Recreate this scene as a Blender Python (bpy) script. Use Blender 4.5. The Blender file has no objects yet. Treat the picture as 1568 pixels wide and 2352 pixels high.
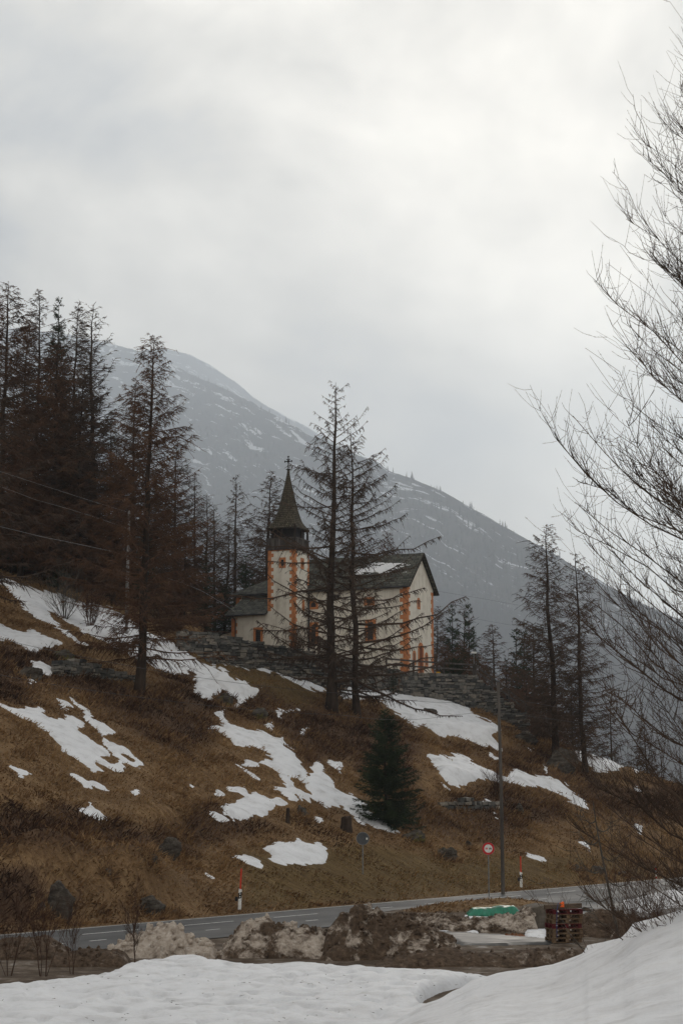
import bpy, math, random
import numpy as np
from mathutils import Vector
R = math.radians
scene = bpy.context.scene
COL = scene.collection
random.seed(4)

# ------------------------------------------------------------------ camera numbers
F, CX, CY = 3920.0, 784.0, 1176.0
TH = math.atan(644.0 / F)
CT, ST = math.cos(TH), math.sin(TH)

def ray(u, v):
    a = (CY - v) / F
    return np.array([(u - CX) / F, CT - a * ST, ST + a * CT])

def at(u, v, Y):
    d = ray(u, v)
    return d * (Y / d[1])

def proj(x, y, z):
    dep = y * CT + z * ST
    up = -y * ST + z * CT
    return CX + F * x / dep, CY - F * up / dep

# ------------------------------------------------------------------ noise
def _h(ix, iy, iz, seed):
    with np.errstate(over='ignore'):
        h = (ix.astype(np.uint32) * np.uint32(374761393) + iy.astype(np.uint32) * np.uint32(668265263)
             + iz.astype(np.uint32) * np.uint32(2147483647) + np.uint32((seed * 974711 + 13) & 0xffffffff))
        h = (h ^ (h >> np.uint32(13))) * np.uint32(1274126177)
        h = (h ^ (h >> np.uint32(16))) * np.uint32(2246822519)
        h = h ^ (h >> np.uint32(15))
    return h.astype(np.float64) / 4294967295.0

def vnoise(x, y, z=None, seed=0):
    x = np.asarray(x, float); y = np.asarray(y, float)
    x, y = np.broadcast_arrays(x, y)
    ix, iy = np.floor(x).astype(np.int64), np.floor(y).astype(np.int64)
    fx, fy = x - ix, y - iy
    fx = fx * fx * (3 - 2 * fx); fy = fy * fy * (3 - 2 * fy)
    if z is None:
        iz = np.zeros_like(ix)
        a, b = _h(ix, iy, iz, seed), _h(ix + 1, iy, iz, seed)
        c, d = _h(ix, iy + 1, iz, seed), _h(ix + 1, iy + 1, iz, seed)
        return (a + (b - a) * fx) * (1 - fy) + (c + (d - c) * fx) * fy
    z = np.asarray(z, float)
    iz = np.floor(z).astype(np.int64); fz = z - iz; fz = fz * fz * (3 - 2 * fz)
    def pl(k):
        a, b = _h(ix, iy, iz + k, seed), _h(ix + 1, iy, iz + k, seed)
        c, d = _h(ix, iy + 1, iz + k, seed), _h(ix + 1, iy + 1, iz + k, seed)
        return (a + (b - a) * fx) * (1 - fy) + (c + (d - c) * fx) * fy
    return pl(0) * (1 - fz) + pl(1) * fz

def fbm(x, y, z=None, octs=4, seed=0, gain=.5):
    s, a, t = 0, 1.0, 0
    for o in range(octs):
        k = 2.03 ** o
        s = s + a * (vnoise(np.asarray(x) * k + o * 7.3, np.asarray(y) * k - o * 3.1, None if z is None else np.asarray(z) * k, seed + o) - .5)
        t += a; a *= gain
    return s / t * 2

def sstep(a, b, x):
    t = np.clip((x - a) / (b - a), 0, 1)
    return t * t * (3 - 2 * t)

# ------------------------------------------------------------------ mesh collector
class MB:
    def __init__(s):
        s.v, s.f, s.n = [], [], 0      # f: (array, mat)
    def add(s, v, f, m=0):
        v = np.asarray(v, float).reshape(-1, 3)
        fs = f if isinstance(f, list) and len(f) and isinstance(f[0], np.ndarray) else None
        if fs is None:
            groups = {}
            for q in f:
                groups.setdefault(len(q), []).append(q)
            fs = [np.array(g, dtype=np.int64) for g in groups.values()]
        for g in fs:
            s.f.append((g + s.n, m))
        s.v.append(v); s.n += len(v)
        return s
    def box(s, c, size, m=0, rz=0.0, jit=0.0, M=None):
        x, y, z = [k / 2 for k in size]
        v = np.array([(-x,-y,-z),(x,-y,-z),(x,y,-z),(-x,y,-z),(-x,-y,z),(x,-y,z),(x,y,z),(-x,y,z)], float)
        if jit: v += np.random.uniform(-jit, jit, v.shape)
        if M is not None: v = v @ np.asarray(M).T
        if rz:
            cz, sz = math.cos(rz), math.sin(rz)
            v = v @ np.array([[cz, sz, 0], [-sz, cz, 0], [0, 0, 1]])
        return s.add(v + np.asarray(c, float), [(0,3,2,1),(4,5,6,7),(0,1,5,4),(1,2,6,5),(2,3,7,6),(3,0,4,7)], m)
    def tube(s, pts, rad, sides=8, m=0, caps=True):
        pts = np.asarray(pts, float); K = len(pts)
        rad = np.broadcast_to(np.asarray(rad, float), (K,))
        off = s.n
        mtube(s, pts[None], rad[None], sides, m)
        if caps:
            s.f.append((np.array([[off + k for k in range(sides)][::-1]]), m))
            s.f.append((np.array([[off + (K - 1) * sides + k for k in range(sides)]]), m))
        return s
    def prism(s, poly, fn, d0, d1, m=0):
        # poly 2d -> fn(a,b,d) -> xyz
        n = len(poly)
        v = [fn(a, b, d0) for a, b in poly] + [fn(a, b, d1) for a, b in poly]
        f = [tuple(range(n))[::-1], tuple(range(n, 2 * n))] + [(i, (i + 1) % n, n + (i + 1) % n, n + i) for i in range(n)]
        return s.add(v, f, m)
    def build(s, name, mats, parent=None, smooth=False, loc=None, attrs=None):
        me = bpy.data.meshes.new(name)
        V = np.concatenate(s.v) if s.v else np.zeros((0, 3))
        if loc is not None: V = V - np.asarray(loc)
        lt, li, mi = [], [], []
        for g, m in s.f:
            lt.append(np.full(len(g), g.shape[1], dtype=np.int32)); li.append(g.ravel())
            mi.append(np.full(len(g), m, dtype=np.int32))
        lt = np.concatenate(lt); li = np.concatenate(li).astype(np.int32); mi = np.concatenate(mi)
        me.vertices.add(len(V)); me.vertices.foreach_set('co', V.astype(np.float32).ravel())
        me.loops.add(len(li)); me.loops.foreach_set('vertex_index', li)
        me.polygons.add(len(lt))
        me.polygons.foreach_set('loop_start', np.concatenate([[0], np.cumsum(lt)[:-1]]).astype(np.int32))
        me.polygons.foreach_set('loop_total', lt)
        me.polygons.foreach_set('material_index', mi)
        me.polygons.foreach_set('use_smooth', np.full(len(lt), bool(smooth)))
        if not isinstance(mats, (list, tuple)): mats = [mats]
        for k in mats: me.materials.append(k)
        for an, av in (attrs or {}).items():
            av = np.asarray(av, np.float32)
            if av.ndim == 1:
                a = me.attributes.new(an, 'FLOAT', 'POINT'); a.data.foreach_set('value', av)
            else:
                a = me.attributes.new(an, 'FLOAT_VECTOR', 'POINT'); a.data.foreach_set('vector', av.ravel())
        me.update(); me.validate()
        o = bpy.data.objects.new(name, me); COL.objects.link(o)
        if parent is not None: o.parent = parent
        if loc is not None: o.location = tuple(loc)
        return o

def _nrm(a):
    return a / np.maximum(np.linalg.norm(a, axis=-1, keepdims=True), 1e-9)

def mtube(mb, P, Rr, sides=3, m=0):
    """N polylines of K points each -> tubes"""
    P = np.asarray(P, float); Rr = np.asarray(Rr, float)
    N, K, _ = P.shape
    T = _nrm(np.gradient(P, axis=1)) if K > 2 else _nrm(np.repeat((P[:, 1:] - P[:, :1]), 2, axis=1))
    mt = _nrm(P[:, -1] - P[:, 0])
    ref = np.where(np.abs(mt[:, 2:3]) < .8, np.array([[0, 0, 1.]]), np.array([[1., 0, 0]]))
    A = _nrm(np.cross(T, ref[:, None, :])); B = np.cross(T, A)
    an = np.arange(sides) * 2 * math.pi / sides
    ring = P[:, :, None] + Rr[:, :, None, None] * (np.cos(an)[None, None, :, None] * A[:, :, None] + np.sin(an)[None, None, :, None] * B[:, :, None])
    V = ring.reshape(-1, 3)
    b = (np.arange(N) * K * sides)[:, None, None] + (np.arange(K - 1) * sides)[None, :, None]
    k0 = np.arange(sides)[None, None, :]; k1 = (k0 + 1) % sides
    q = np.stack([b + k0, b + k1, b + sides + k1, b + sides + k0], axis=-1).reshape(-1, 4)
    mb.add(V, [q], m)

def spikes(mb, P0, P1, r, m=0):
    N = len(P0)
    d = _nrm(P1 - P0)
    ref = np.where(np.abs(d[:, 2:3]) < .8, np.array([[0, 0, 1.]]), np.array([[1., 0, 0]]))
    A = _nrm(np.cross(d, ref)); B = np.cross(d, A)
    r = np.broadcast_to(np.asarray(r, float), (N,))[:, None]
    c, s_ = -.5, .8660254
    V = np.stack([P0 + r * A, P0 + r * (c * A + s_ * B), P0 + r * (c * A - s_ * B), P1], axis=1).reshape(-1, 3)
    b = (np.arange(N) * 4)[:, None]
    f = np.concatenate([b + np.array([[0, 1, 3]]), b + np.array([[1, 2, 3]]), b + np.array([[2, 0, 3]])])
    mb.add(V, [f], m)

def gridmesh(mb, X, Y, Z, m=0, keep=None):
    n0, n1 = X.shape
    idx = np.arange(n0 * n1).reshape(n0, n1)
    q = np.stack([idx[:-1, :-1], idx[:-1, 1:], idx[1:, 1:], idx[1:, :-1]], -1).reshape(-1, 4)
    V = np.stack([X, Y, Z], -1).reshape(-1, 3)
    used = None
    if keep is not None:
        kf = keep.ravel()[q].any(axis=1)
        q = q[kf]
        used = np.unique(q); re = np.full(n0 * n1, -1); re[used] = np.arange(len(used))
        q = re[q]; V = V[used]
    mb.add(V, [q], m)
    return used

def tag(o, label=None, cat=None, group=None, kind=None):
    if label: o['label'] = label
    if cat: o['category'] = cat
    if group: o['group'] = group
    if kind: o['kind'] = kind
    return o

def empty(name, loc, rz=0.0, label=None, cat=None, group=None):
    o = bpy.data.objects.new(name, None); COL.objects.link(o)
    o.location = tuple(loc); o.rotation_euler = (0, 0, rz)
    o.empty_display_size = .3
    return tag(o, label, cat, group)

def copy_tree(o, parent=None):
    c = o.copy(); COL.objects.link(c); c.parent = parent
    for ch in list(o.children): copy_tree(ch, c)
    return c

# ------------------------------------------------------------------ materials
class NT:
    def __init__(s, name):
        s.m = bpy.data.materials.new(name); s.m.use_nodes = True
        s.t = s.m.node_tree; s.t.nodes.clear()
        s.out = s.t.nodes.new('ShaderNodeOutputMaterial')
        s.b = s.t.nodes.new('ShaderNodeBsdfPrincipled')
        s.t.links.new(s.b.outputs[0], s.out.inputs[0])
    def n(s, ty, **kw):
        k = s.t.nodes.new(ty)
        for a, v in kw.items(): setattr(k, a, v)
        return k
    def l(s, a, b): s.t.links.new(a, b)
    def noise(s, vec, scale, detail=5, rough=.55, dist=0):
        k = s.n('ShaderNodeTexNoise'); k.inputs['Scale'].default_value = scale
        k.inputs['Detail'].default_value = detail; k.inputs['Roughness'].default_value = rough
        k.inputs['Distortion'].default_value = dist
        if vec is not None: s.l(vec, k.inputs['Vector'])
        return k.outputs['Fac']
    def ramp(s, fac, stops, interp='LINEAR'):
        k = s.n('ShaderNodeValToRGB'); cr = k.color_ramp; cr.interpolation = interp
        while len(cr.elements) < len(stops): cr.elements.new(.5)
        for e, (p, c) in zip(cr.elements, stops):
            e.position = p; e.color = (c, c, c, 1) if isinstance(c, (int, float)) else (*c, 1)
        s.l(fac, k.inputs[0]); return k.outputs[0]
    def mix(s, fac, a, b, mode='MIX'):
        k = s.n('ShaderNodeMixRGB', blend_type=mode)
        for sock, v in ((0, fac), (1, a), (2, b)):
            if hasattr(v, 'is_linked'): s.l(v, k.inputs[sock])
            elif isinstance(v, (int, float)): k.inputs[sock].default_value = v if sock == 0 else (v, v, v, 1)
            else: k.inputs[sock].default_value = (*v, 1)
        return k.outputs[0]
    def math(s, op, a, b=0.0):
        k = s.n('ShaderNodeMath', operation=op)
        for i, v in enumerate((a, b)):
            if hasattr(v, 'is_linked'): s.l(v, k.inputs[i])
            else: k.inputs[i].default_value = v
        return k.outputs[0]
    def coord(s, kind='Object', scale=None):
        o = s.n('ShaderNodeTexCoord').outputs[kind]
        if scale is not None: o = s.vmul(o, scale)
        return o
    def vmul(s, o, scale):
        k = s.n('ShaderNodeVectorMath', operation='MULTIPLY'); s.l(o, k.inputs[0])
        k.inputs[1].default_value = scale if hasattr(scale, '__len__') else (scale,) * 3
        return k.outputs[0]
    def attr(s, name, out='Fac'):
        k = s.n('ShaderNodeAttribute'); k.attribute_name = name
        return k.outputs[out]
    def bump(s, h, strength=.4, dist=.05):
        k = s.n('ShaderNodeBump'); k.inputs['Strength'].default_value = strength; k.inputs['Distance'].default_value = dist
        s.l(h, k.inputs['Height']); s.l(k.outputs[0], s.b.inputs['Normal'])
    def fin(s, col=None, rough=.9, spec=.2, metal=0):
        if col is not None:
            if hasattr(col, 'is_linked'): s.l(col, s.b.inputs['Base Color'])
            else: s.b.inputs['Base Color'].default_value = (*col, 1)
        if hasattr(rough, 'is_linked'): s.l(rough, s.b.inputs['Roughness'])
        else: s.b.inputs['Roughness'].default_value = rough
        s.b.inputs['Specular IOR Level'].default_value = spec
        s.b.inputs['Metallic'].default_value = metal
        return s.m

def nmat(name, stops, scale=5, rough=.9, detail=5, bump=0, bdist=.03, stretch=None, spec=.2, metal=0, dist=0, coord='Object'):
    t = NT(name)
    c = t.coord(coord, stretch)
    f = t.noise(c, scale, detail, .6, dist)
    if bump: t.bump(t.noise(c, scale * 2.2, detail), bump, bdist)
    return t.fin(t.ramp(f, stops), rough, spec, metal)
# ------------------------------------------------------------------ terrain
ZR = -5.7
def on_plane(u, v, z):
    d = ray(u, v); return d * (z / d[2])
_A = on_plane(0, 2148, ZR); _B = on_plane(1500, 2021, ZR)
_td = (_B - _A)[:2]; _td = _td / np.linalg.norm(_td)
_nd = np.array([-_td[1], _td[0]])
def st(x, y):
    return (x - _A[0]) * _nd[0] + (y - _A[1]) * _nd[1], (x - _A[0]) * _td[0] + (y - _A[1]) * _td[1]
def from_st(s, t):
    return _A[0] + s * _nd[0] + t * _td[0], _A[1] + s * _nd[1] + t * _td[1]
def splus(x, k=1.0):
    return k * np.logaddexp(0, np.clip(np.asarray(x) / k, -60, 60)) + np.where(np.asarray(x) / k > 60, np.asarray(x) - 60 * k, 0)

WALL = np.array([(-13.2, 138.4), (-10.5, 139.7), (-1.5, 146.0), (5.5, 154.3), (12.3, 158.4), (16.9, 157.4)])
def wall_sd(x, y):
    best = np.full(np.shape(x), 1e9); sg = np.zeros(np.shape(x))
    for i in range(len(WALL) - 1):
        a, b = WALL[i], WALL[i + 1]; d = b - a; L2 = d @ d
        h = np.clip(((x - a[0]) * d[0] + (y - a[1]) * d[1]) / L2, 0, 1)
        dx, dy = x - a[0] - h * d[0], y - a[1] - h * d[1]
        D = np.hypot(dx, dy); cr = d[0] * (y - a[1]) - d[1] * (x - a[0])
        w = D < best - 1e-6
        best = np.where(w, D, best); sg = np.where(w, np.sign(cr), sg)
    return best * sg

EDGE = [(-200,2268),(0,2256),(140,2241),(250,2226),(320,2198),(400,2184),(450,2182),(500,2200),(600,2206),(700,2203),(760,2206),(860,2214),(960,2219),(1050,2223),(1110,2226),(1180,2228),(1260,2236),(1400,2250),(1900,2300)]
def v_edge(u): return np.interp(u, [e[0] for e in EDGE], [e[1] for e in EDGE])
_ew = np.array([on_plane(u, v, -4.68)[:2] for u, v in EDGE])
_island = on_plane(1060, 2086, ZR); IS, IT = st(_island[0], _island[1]); IS -= .9

LUMPS = [  # (u, v, depth, height, radius across, radius along) knolls on the slope
    (215,1495,None,1.3,4.5,1.6),(300,1500,None,.8,4,1.5),(520,1590,None,1.3,1.6,1.1),(590,1600,None,.9,2.2,1.2),(640,1590,None,.7,2,1.2),
    (440,1520,None,.8,1.6,1.2),(930,1850,None,.7,2.5,1.1),(1040,1800,None,.9,3.5,1.2),(1150,1800,None,.7,3,1.2),(1040,1690,None,.7,3,1.2),
    (1130,1700,None,.9,2.6,1.2),(1290,1790,None,.8,3,1.2),(130,1985,None,1.2,1.6,1.6),(340,2010,None,1.1,1.6,1.3),(690,1840,None,.6,1.4,.9),
    (500,1880,None,.5,3,1.2),(380,1880,None,.6,2.5,1.6),(1450,1790,None,.8,3,1.5)]

def Hbase(x, y):
    x = np.asarray(x, float); y = np.asarray(y, float)
    left = sstep(-10, -26, x)
    yc = 176 + (157.5 - 176) * sstep(12.5, 17.0, x)
    over = splus(y - yc, 1.5)
    ye = y - over
    s, t = st(x, ye)
    s0, _ = st(x, y)
    z = ZR + .40 * (np.sqrt(np.maximum(s - .6, 0) ** 2 + 1) - 1)
    z = z + 1.0 * sstep(6, 44, s)
    n = (fbm(x / 7, y / 7, octs=3, seed=3) * .55 + fbm(x / 1.9, y / 1.9, octs=3, seed=9) * .16) * sstep(.6, 5, s)
    steep = sstep(24, 4, s) * sstep(1, 4, s) * sstep(30, 5, t)
    n = n * (1 + 1.0 * steep) + .6 * steep
    z = z + n
    zt = np.interp(x, [-13, -10.5, -1.5, 5, 12.3, 17], [12.9, 12.35, 11.0, 10.35, 10.35, 6.2]) + fbm(x / 3, y / 3, octs=2, seed=5) * .08
    w = sstep(-.15, .3, wall_sd(x, ye)) * sstep(-14.2, -12.6, x) * sstep(19, 17, x)
    z = z * (1 - w) + zt * w
    drop = np.where(left > .5, -.10, .55)
    drop = .55 + (-.65) * left
    z = z - drop * np.minimum(over, 90) - .45 * np.maximum(over - 90, 0)
    z = -62 + splus(z + 62, 2.0)
    return z, s0, t

for _i, _l in enumerate(LUMPS):
    pass
_lw = []
def Hgt(x, y):
    x = np.asarray(x, float); y = np.asarray(y, float)
    z, s, t = Hbase(x, y)
    for (cx, cy, h, ra, rb) in _lw:
        if np.ndim(x) == 0 and (abs(x - cx) > 3 * ra or abs(y - cy) > 3 * ra): continue
        ds, dt = st(x, y); cs, ct = st(cx, cy)
        a, b = (dt - ct) / ra, (ds - cs) / rb
        b = np.where(b < 0, b * 1.5, b * .8)
        z = z + h * np.exp(-(a ** 2 + b ** 2))
    # lot, grass island, foreground field, camera bank
    z = z + np.where(s < 0, .42 * np.exp(-((t - IT) / 5.0) ** 4 - ((s - IS) / 1.6) ** 2), 0)
    lot = sstep(-8.2, -10.0, s)
    ye = np.interp(x, _ew[:, 0], _ew[:, 1])
    ye = np.where(x > 12, _ew[-1, 1] + 20, ye)
    pl = sstep(ye + 1.8, ye - 1.2, y) * lot
    z = z - lot * (np.abs(fbm(x / 2.2, y / 2.2, octs=3, seed=21)) * .12) * sstep(300, 60, np.hypot(x, y)) + pl * .72
    z = z + np.maximum(0, (-1.78 - .135 * np.maximum(0, y - 6)) - z) * sstep(60, 45, y) * sstep(-60, -20, y)
    return z

def ground(u, v, y0=16, y1=250):
    d = ray(u, v)
    Y = np.arange(y0, y1, .2)
    z = Hgt(d[0] / d[1] * Y, Y)
    b = np.nonzero(d[2] / d[1] * Y < z)[0]
    k = b[0] if len(b) else len(Y) - 1
    return np.array([d[0] / d[1] * Y[k], Y[k], z[k]])

for (u, v, Y, h, ra, rb) in LUMPS:
    p = ground(u, v, 55)
    _lw.append((p[0], p[1], h, ra, rb))

# ------------------------------------------------------------------ areas of the slope (traced as ground cover and laid on the terrain)
def R3(*p): return [(.36617 * x, 1320.5 + .36617 * y) for x, y in p]
def R4(*p): return [(459.3 + .36617 * x, 1492.8 + .36617 * y) for x, y in p]
def R5(*p): return [(976 + .3775 * x, 1148 + .3775 * y) for x, y in p]
def R7(*p): return [(764.2 + .51263 * x, 1837.3 + .51263 * y) for x, y in p]
SNOW = [
 R3((-300,-60),(0,30),(60,35),(130,70),(250,100),(380,125),(500,170),(620,190),(700,205),(760,250),(830,300),(900,350),(980,390),(1060,420),(1130,460),(1200,510),(1280,570),(1400,620),(1568,690),(1568,770),(1530,790),(1500,825),(1470,830),(1490,780),(1400,720),(1350,760),(1310,775),(1290,740),(1270,680),(1230,600),(1110,625),(1000,590),(920,540),(850,520),(790,500),(740,470),(640,400),(520,340),(430,300),(345,240),(300,225),(345,300),(440,370),(500,410),(545,440),(500,435),(450,400),(400,360),(330,310),(260,290),(200,240),(150,200),(80,120),(20,60),(-300,0)),
 R3((-50,300),(60,340),(150,360),(200,355),(330,395),(420,430),(340,435),(270,470),(210,485),(150,450),(60,420),(-50,400)),
 R3((200,550),(260,540),(310,570),(345,610),(290,630),(240,615),(200,590)),
 R3((430,590),(490,590),(470,630),(430,620)), R3((160,640),(240,645),(200,680)),
 R3((-80,780),(0,800),(60,830),(150,840),(250,845),(290,880),(340,910),(400,910),(470,940),(520,1000),(580,1040),(650,1080),(685,1130),(640,1140),(700,1180),(760,1170),(800,1225),(760,1240),(720,1245),(650,1200),(600,1180),(630,1230),(590,1235),(540,1190),(470,1150),(400,1100),(350,1030),(300,980),(220,930),(150,900),(60,850),(0,815),(-80,800)),
 R3((440,770),(500,820),(550,850),(580,910),(650,940),(720,990),(650,1000),(600,960),(540,910),(530,850),(480,810)),
 R3((390,900),(460,885),(535,930),(510,950),(450,930)),
 R3((650,1040),(720,1070),(800,1090),(860,1150),(790,1120),(760,1130),(820,1170),(870,1165),(920,1215),(850,1195),(770,1160),(700,1110),(640,1060)),
 R3((65,1200),(130,1225),(205,1250),(130,1270),(100,1235)),
 R3((425,1232),(480,1250),(540,1290),(600,1305),(690,1345),(630,1340),(570,1320),(580,1345),(520,1350),(500,1310),(450,1270)),
 R3((810,1348),(860,1352),(880,1370),(845,1390),(820,1370)),
 R3((560,1425),(590,1450),(640,1490),(680,1535),(620,1530),(560,1505),(500,1472),(550,1460)),
 R3((1175,1300),(1220,1330),(1200,1335)), R3((365,790),(430,800),(455,835),(390,830)),
 R4((0,30),(90,50),(200,75),(320,105),(350,110),(410,80),(430,110),(500,150),(560,185),(700,200),(780,230),(790,260),(720,245),(620,215),(540,185),(440,135),(360,122),(300,114),(200,92),(90,64)),
 R4((-20,75),(30,90),(90,105),(150,160),(120,115),(150,120),(220,195),(300,225),(385,240),(360,290),(290,300),(250,350),(215,360),(240,310),(220,270),(150,240),(90,280),(60,300),(0,290),(-30,250)),
 R4((100,395),(150,380),(140,420),(200,470),(300,500),(400,515),(470,550),(520,550),(530,600),(600,650),(630,720),(680,790),(720,770),(700,730),(720,700),(770,715),(770,750),(800,790),(840,840),(850,870),(890,890),(960,910),(1000,950),(1060,1000),(1100,1040),(1180,1080),(1245,1145),(1180,1135),(1120,1125),(1060,1090),(1010,1090),(980,1060),(930,1010),(890,970),(800,985),(740,950),(700,930),(690,950),(600,890),(650,960),(560,940),(520,910),(480,880),(420,855),(500,870),(550,870),(510,800),(460,740),(380,710),(330,735),(270,740),(235,715),(290,700),(380,705),(420,695),(470,710),(450,660),(390,620),(300,600),(220,590),(190,550),(120,510),(55,490),(100,470),(150,470)),
 R4((135,985),(210,960),(260,930),(300,920),(340,895),(400,920),(440,945),(500,930),(540,965),(480,975),(440,1000),(400,1055),(330,1045),(290,1060),(270,1050),(290,1085),(230,1060),(150,1030)),
 R4((145,870),(220,865),(280,870),(300,920),(230,890),(180,895)), R4((80,905),(120,885),(150,915),(100,920)),
 R4((65,1030),(120,1035),(215,1075),(150,1070),(90,1050)), R4((285,760),(330,780),(380,820),(330,805)),
 R4((395,1250),(470,1210),(600,1215),(610,1190),(640,1205),(740,1215),(790,1250),(800,1280),(770,1335),(700,1345),(640,1345),(560,1340),(470,1335),(430,1290)),
 R4((210,1295),(280,1285),(350,1310),(400,1345),(410,1370),(410,1395),(340,1370),(290,1350),(250,1315)),
 R4((35,1405),(80,1430),(60,1425)), R4((720,1055),(760,1045),(795,1070),(740,1075)),
 R4((800,700),(850,700),(890,705),(880,770),(850,740),(820,715)), R4((410,460),(460,465),(445,520),(425,490)),
 R4((480,370),(620,380),(560,390),(500,400),(510,450),(490,420)), R4((630,510),(680,490),(640,525)),
 R4((690,140),(780,150),(800,200),(720,170)), R4((940,100),(1140,130),(1000,120)),
 R4((860,280),(960,200),(1080,205),(1180,215),(1300,225),(1400,235),(1568,275),(1568,545),(1500,540),(1400,470),(1350,480),(1250,400),(1200,370),(1100,300),(900,310)),
 R5((0,1145),(120,1170),(240,1205),(280,1240),(240,1250),(300,1310),(400,1360),(460,1400),(400,1440),(460,1490),(460,1520),(400,1500),(330,1480),(280,1470),(200,1445),(100,1430),(60,1380),(0,1380)),
 R5((10,1555),(100,1555),(170,1590),(150,1555),(200,1550),(270,1570),(280,1600),(400,1650),(490,1690),(550,1640),(620,1680),(720,1680),(830,1720),(880,1760),(960,1830),(990,1880),(900,1840),(820,1790),(700,1750),(600,1740),(500,1720),(350,1695),(250,1730),(150,1755),(110,1720),(90,1660)),
 R5((650,1375),(730,1380),(730,1405),(680,1395)), R5((900,1490),(960,1510),(1100,1570),(1210,1620),(1150,1650),(1050,1660),(990,1610),(910,1560)),
 R5((315,1870),(360,1835),(350,1880)), R5((370,1830),(415,1850),(390,1855)), R5((415,1910),(445,1940)+(0,)[:0],(430,1935)),
 R5((635,1500),(665,1510),(640,1515)), R5((1270,1640),(1310,1645),(1280,1655)), R5((720,1610),(740,1650),(725,1640)),
 R5((390,1545),(430,1575),(400,1560)), R5((1275,1740),(1310,1765),(1290,1765)),
 R7((865,240),(900,250),(950,255),(945,268),(900,265),(870,255)), R7((1105,188),(1130,195),(1152,222),(1125,205)), R7((1350,115),(1380,120),(1375,150)),
]
HOLES = [R4((560,795),(620,790),(650,830),(700,910),(640,890),(590,860)), R4((375,605),(400,608),(420,640),(395,630))]
BRUSH = [
 [(-80,1480),(120,1480),(320,1600),(430,1520),(490,1600),(500,1700),(430,1740),(330,1690),(160,1600),(-80,1600)],
 [(600,1640),(740,1600),(900,1640),(960,1700),(960,1830),(1000,1850),(1180,1800),(1330,1850),(1200,1920),(1000,1920),(900,1890),(800,1750),(700,1760)],
 [(1000,1700),(1150,1720),(1300,1720),(1420,1800),(1640,1800),(1640,1900),(1350,1870),(1290,1810),(1150,1750)],
 [(-80,1850),(150,1850),(350,1900),(480,1850),(560,1880),(600,1900),(450,1950),(-80,1950)],
 [(-80,1980),(80,2000),(100,2130),(-80,2140)], [(480,1580),(560,1580),(640,1600),(640,1640),(500,1640)]]
OLIVE = [[(370,1490),(480,1500),(600,1530),(745,1590),(700,1625),(600,1600),(500,1560)], [(560,1960),(800,1940),(1100,1965),(1400,1965),(1500,2010),(1100,2055),(800,2075),(560,2090)]]

class Raster:
    U0, V0, U1, V1, D = -120, 1260, 1700, 2180, 2.0
    def __init__(s, polys, margin=30):
        nu, nv = int((s.U1 - s.U0) / s.D), int((s.V1 - s.V0) / s.D)
        s.g = np.full((nv, nu), -margin, float)
        for p in polys:
            p = np.array([q[:2] for q in p], float)
            a = np.maximum(np.floor((p.min(0) - margin - [s.U0, s.V0]) / s.D).astype(int), 0)
            b = np.minimum(np.ceil((p.max(0) + margin - [s.U0, s.V0]) / s.D).astype(int), [nu - 1, nv - 1])
            if (b <= a).any(): continue
            uu, vv = np.meshgrid(s.U0 + np.arange(a[0], b[0]) * s.D, s.V0 + np.arange(a[1], b[1]) * s.D)
            dist = np.full(uu.shape, 1e9); ins = np.zeros(uu.shape, bool)
            for i in range(len(p)):
                (x0, y0), (x1, y1) = p[i], p[(i + 1) % len(p)]
                dx, dy = x1 - x0, y1 - y0; L2 = dx * dx + dy * dy + 1e-9
                h = np.clip(((uu - x0) * dx + (vv - y0) * dy) / L2, 0, 1)
                dist = np.minimum(dist, (uu - x0 - h * dx) ** 2 + (vv - y0 - h * dy) ** 2)
                if y0 != y1:
                    c = ((y0 > vv) != (y1 > vv)) & (uu < dx * (vv - y0) / dy + x0)
                    ins ^= c
            sd = np.where(ins, 1, -1) * np.sqrt(dist)
            sl = s.g[a[1]:b[1], a[0]:b[0]]
            np.maximum(sl, sd, out=sl)
    def at(s, u, v):
        a = np.clip((np.asarray(u) - s.U0) / s.D, 0, s.g.shape[1] - 1.001); b = np.clip((np.asarray(v) - s.V0) / s.D, 0, s.g.shape[0] - 1.001)
        i, j = a.astype(int), b.astype(int); fa, fb = a - i, b - j
        g = s.g
        r = (g[j, i] * (1 - fa) + g[j, i + 1] * fa) * (1 - fb) + (g[j + 1, i] * (1 - fa) + g[j + 1, i + 1] * fa) * fb
        out = (u < s.U0) | (u > s.U1) | (v < s.V0) | (v > s.V1)
        return np.where(out, -30, r)
rs_snow, rs_hole, rs_brush, rs_olive = Raster(SNOW), Raster(HOLES), Raster(BRUSH), Raster(OLIVE)

def snow_sd(x, y, z):
    u, v = proj(x, y, z)
    sd = np.minimum(rs_snow.at(u, v), -rs_hole.at(u, v))
    s, t = st(x, y)
    n = fbm(t / .40 + s * .30, s / 2.0, octs=3, seed=31) * 8.5 + fbm(x / .28, y / .4, octs=2, seed=33) * 3.0
    return sd + n + 1.0

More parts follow.
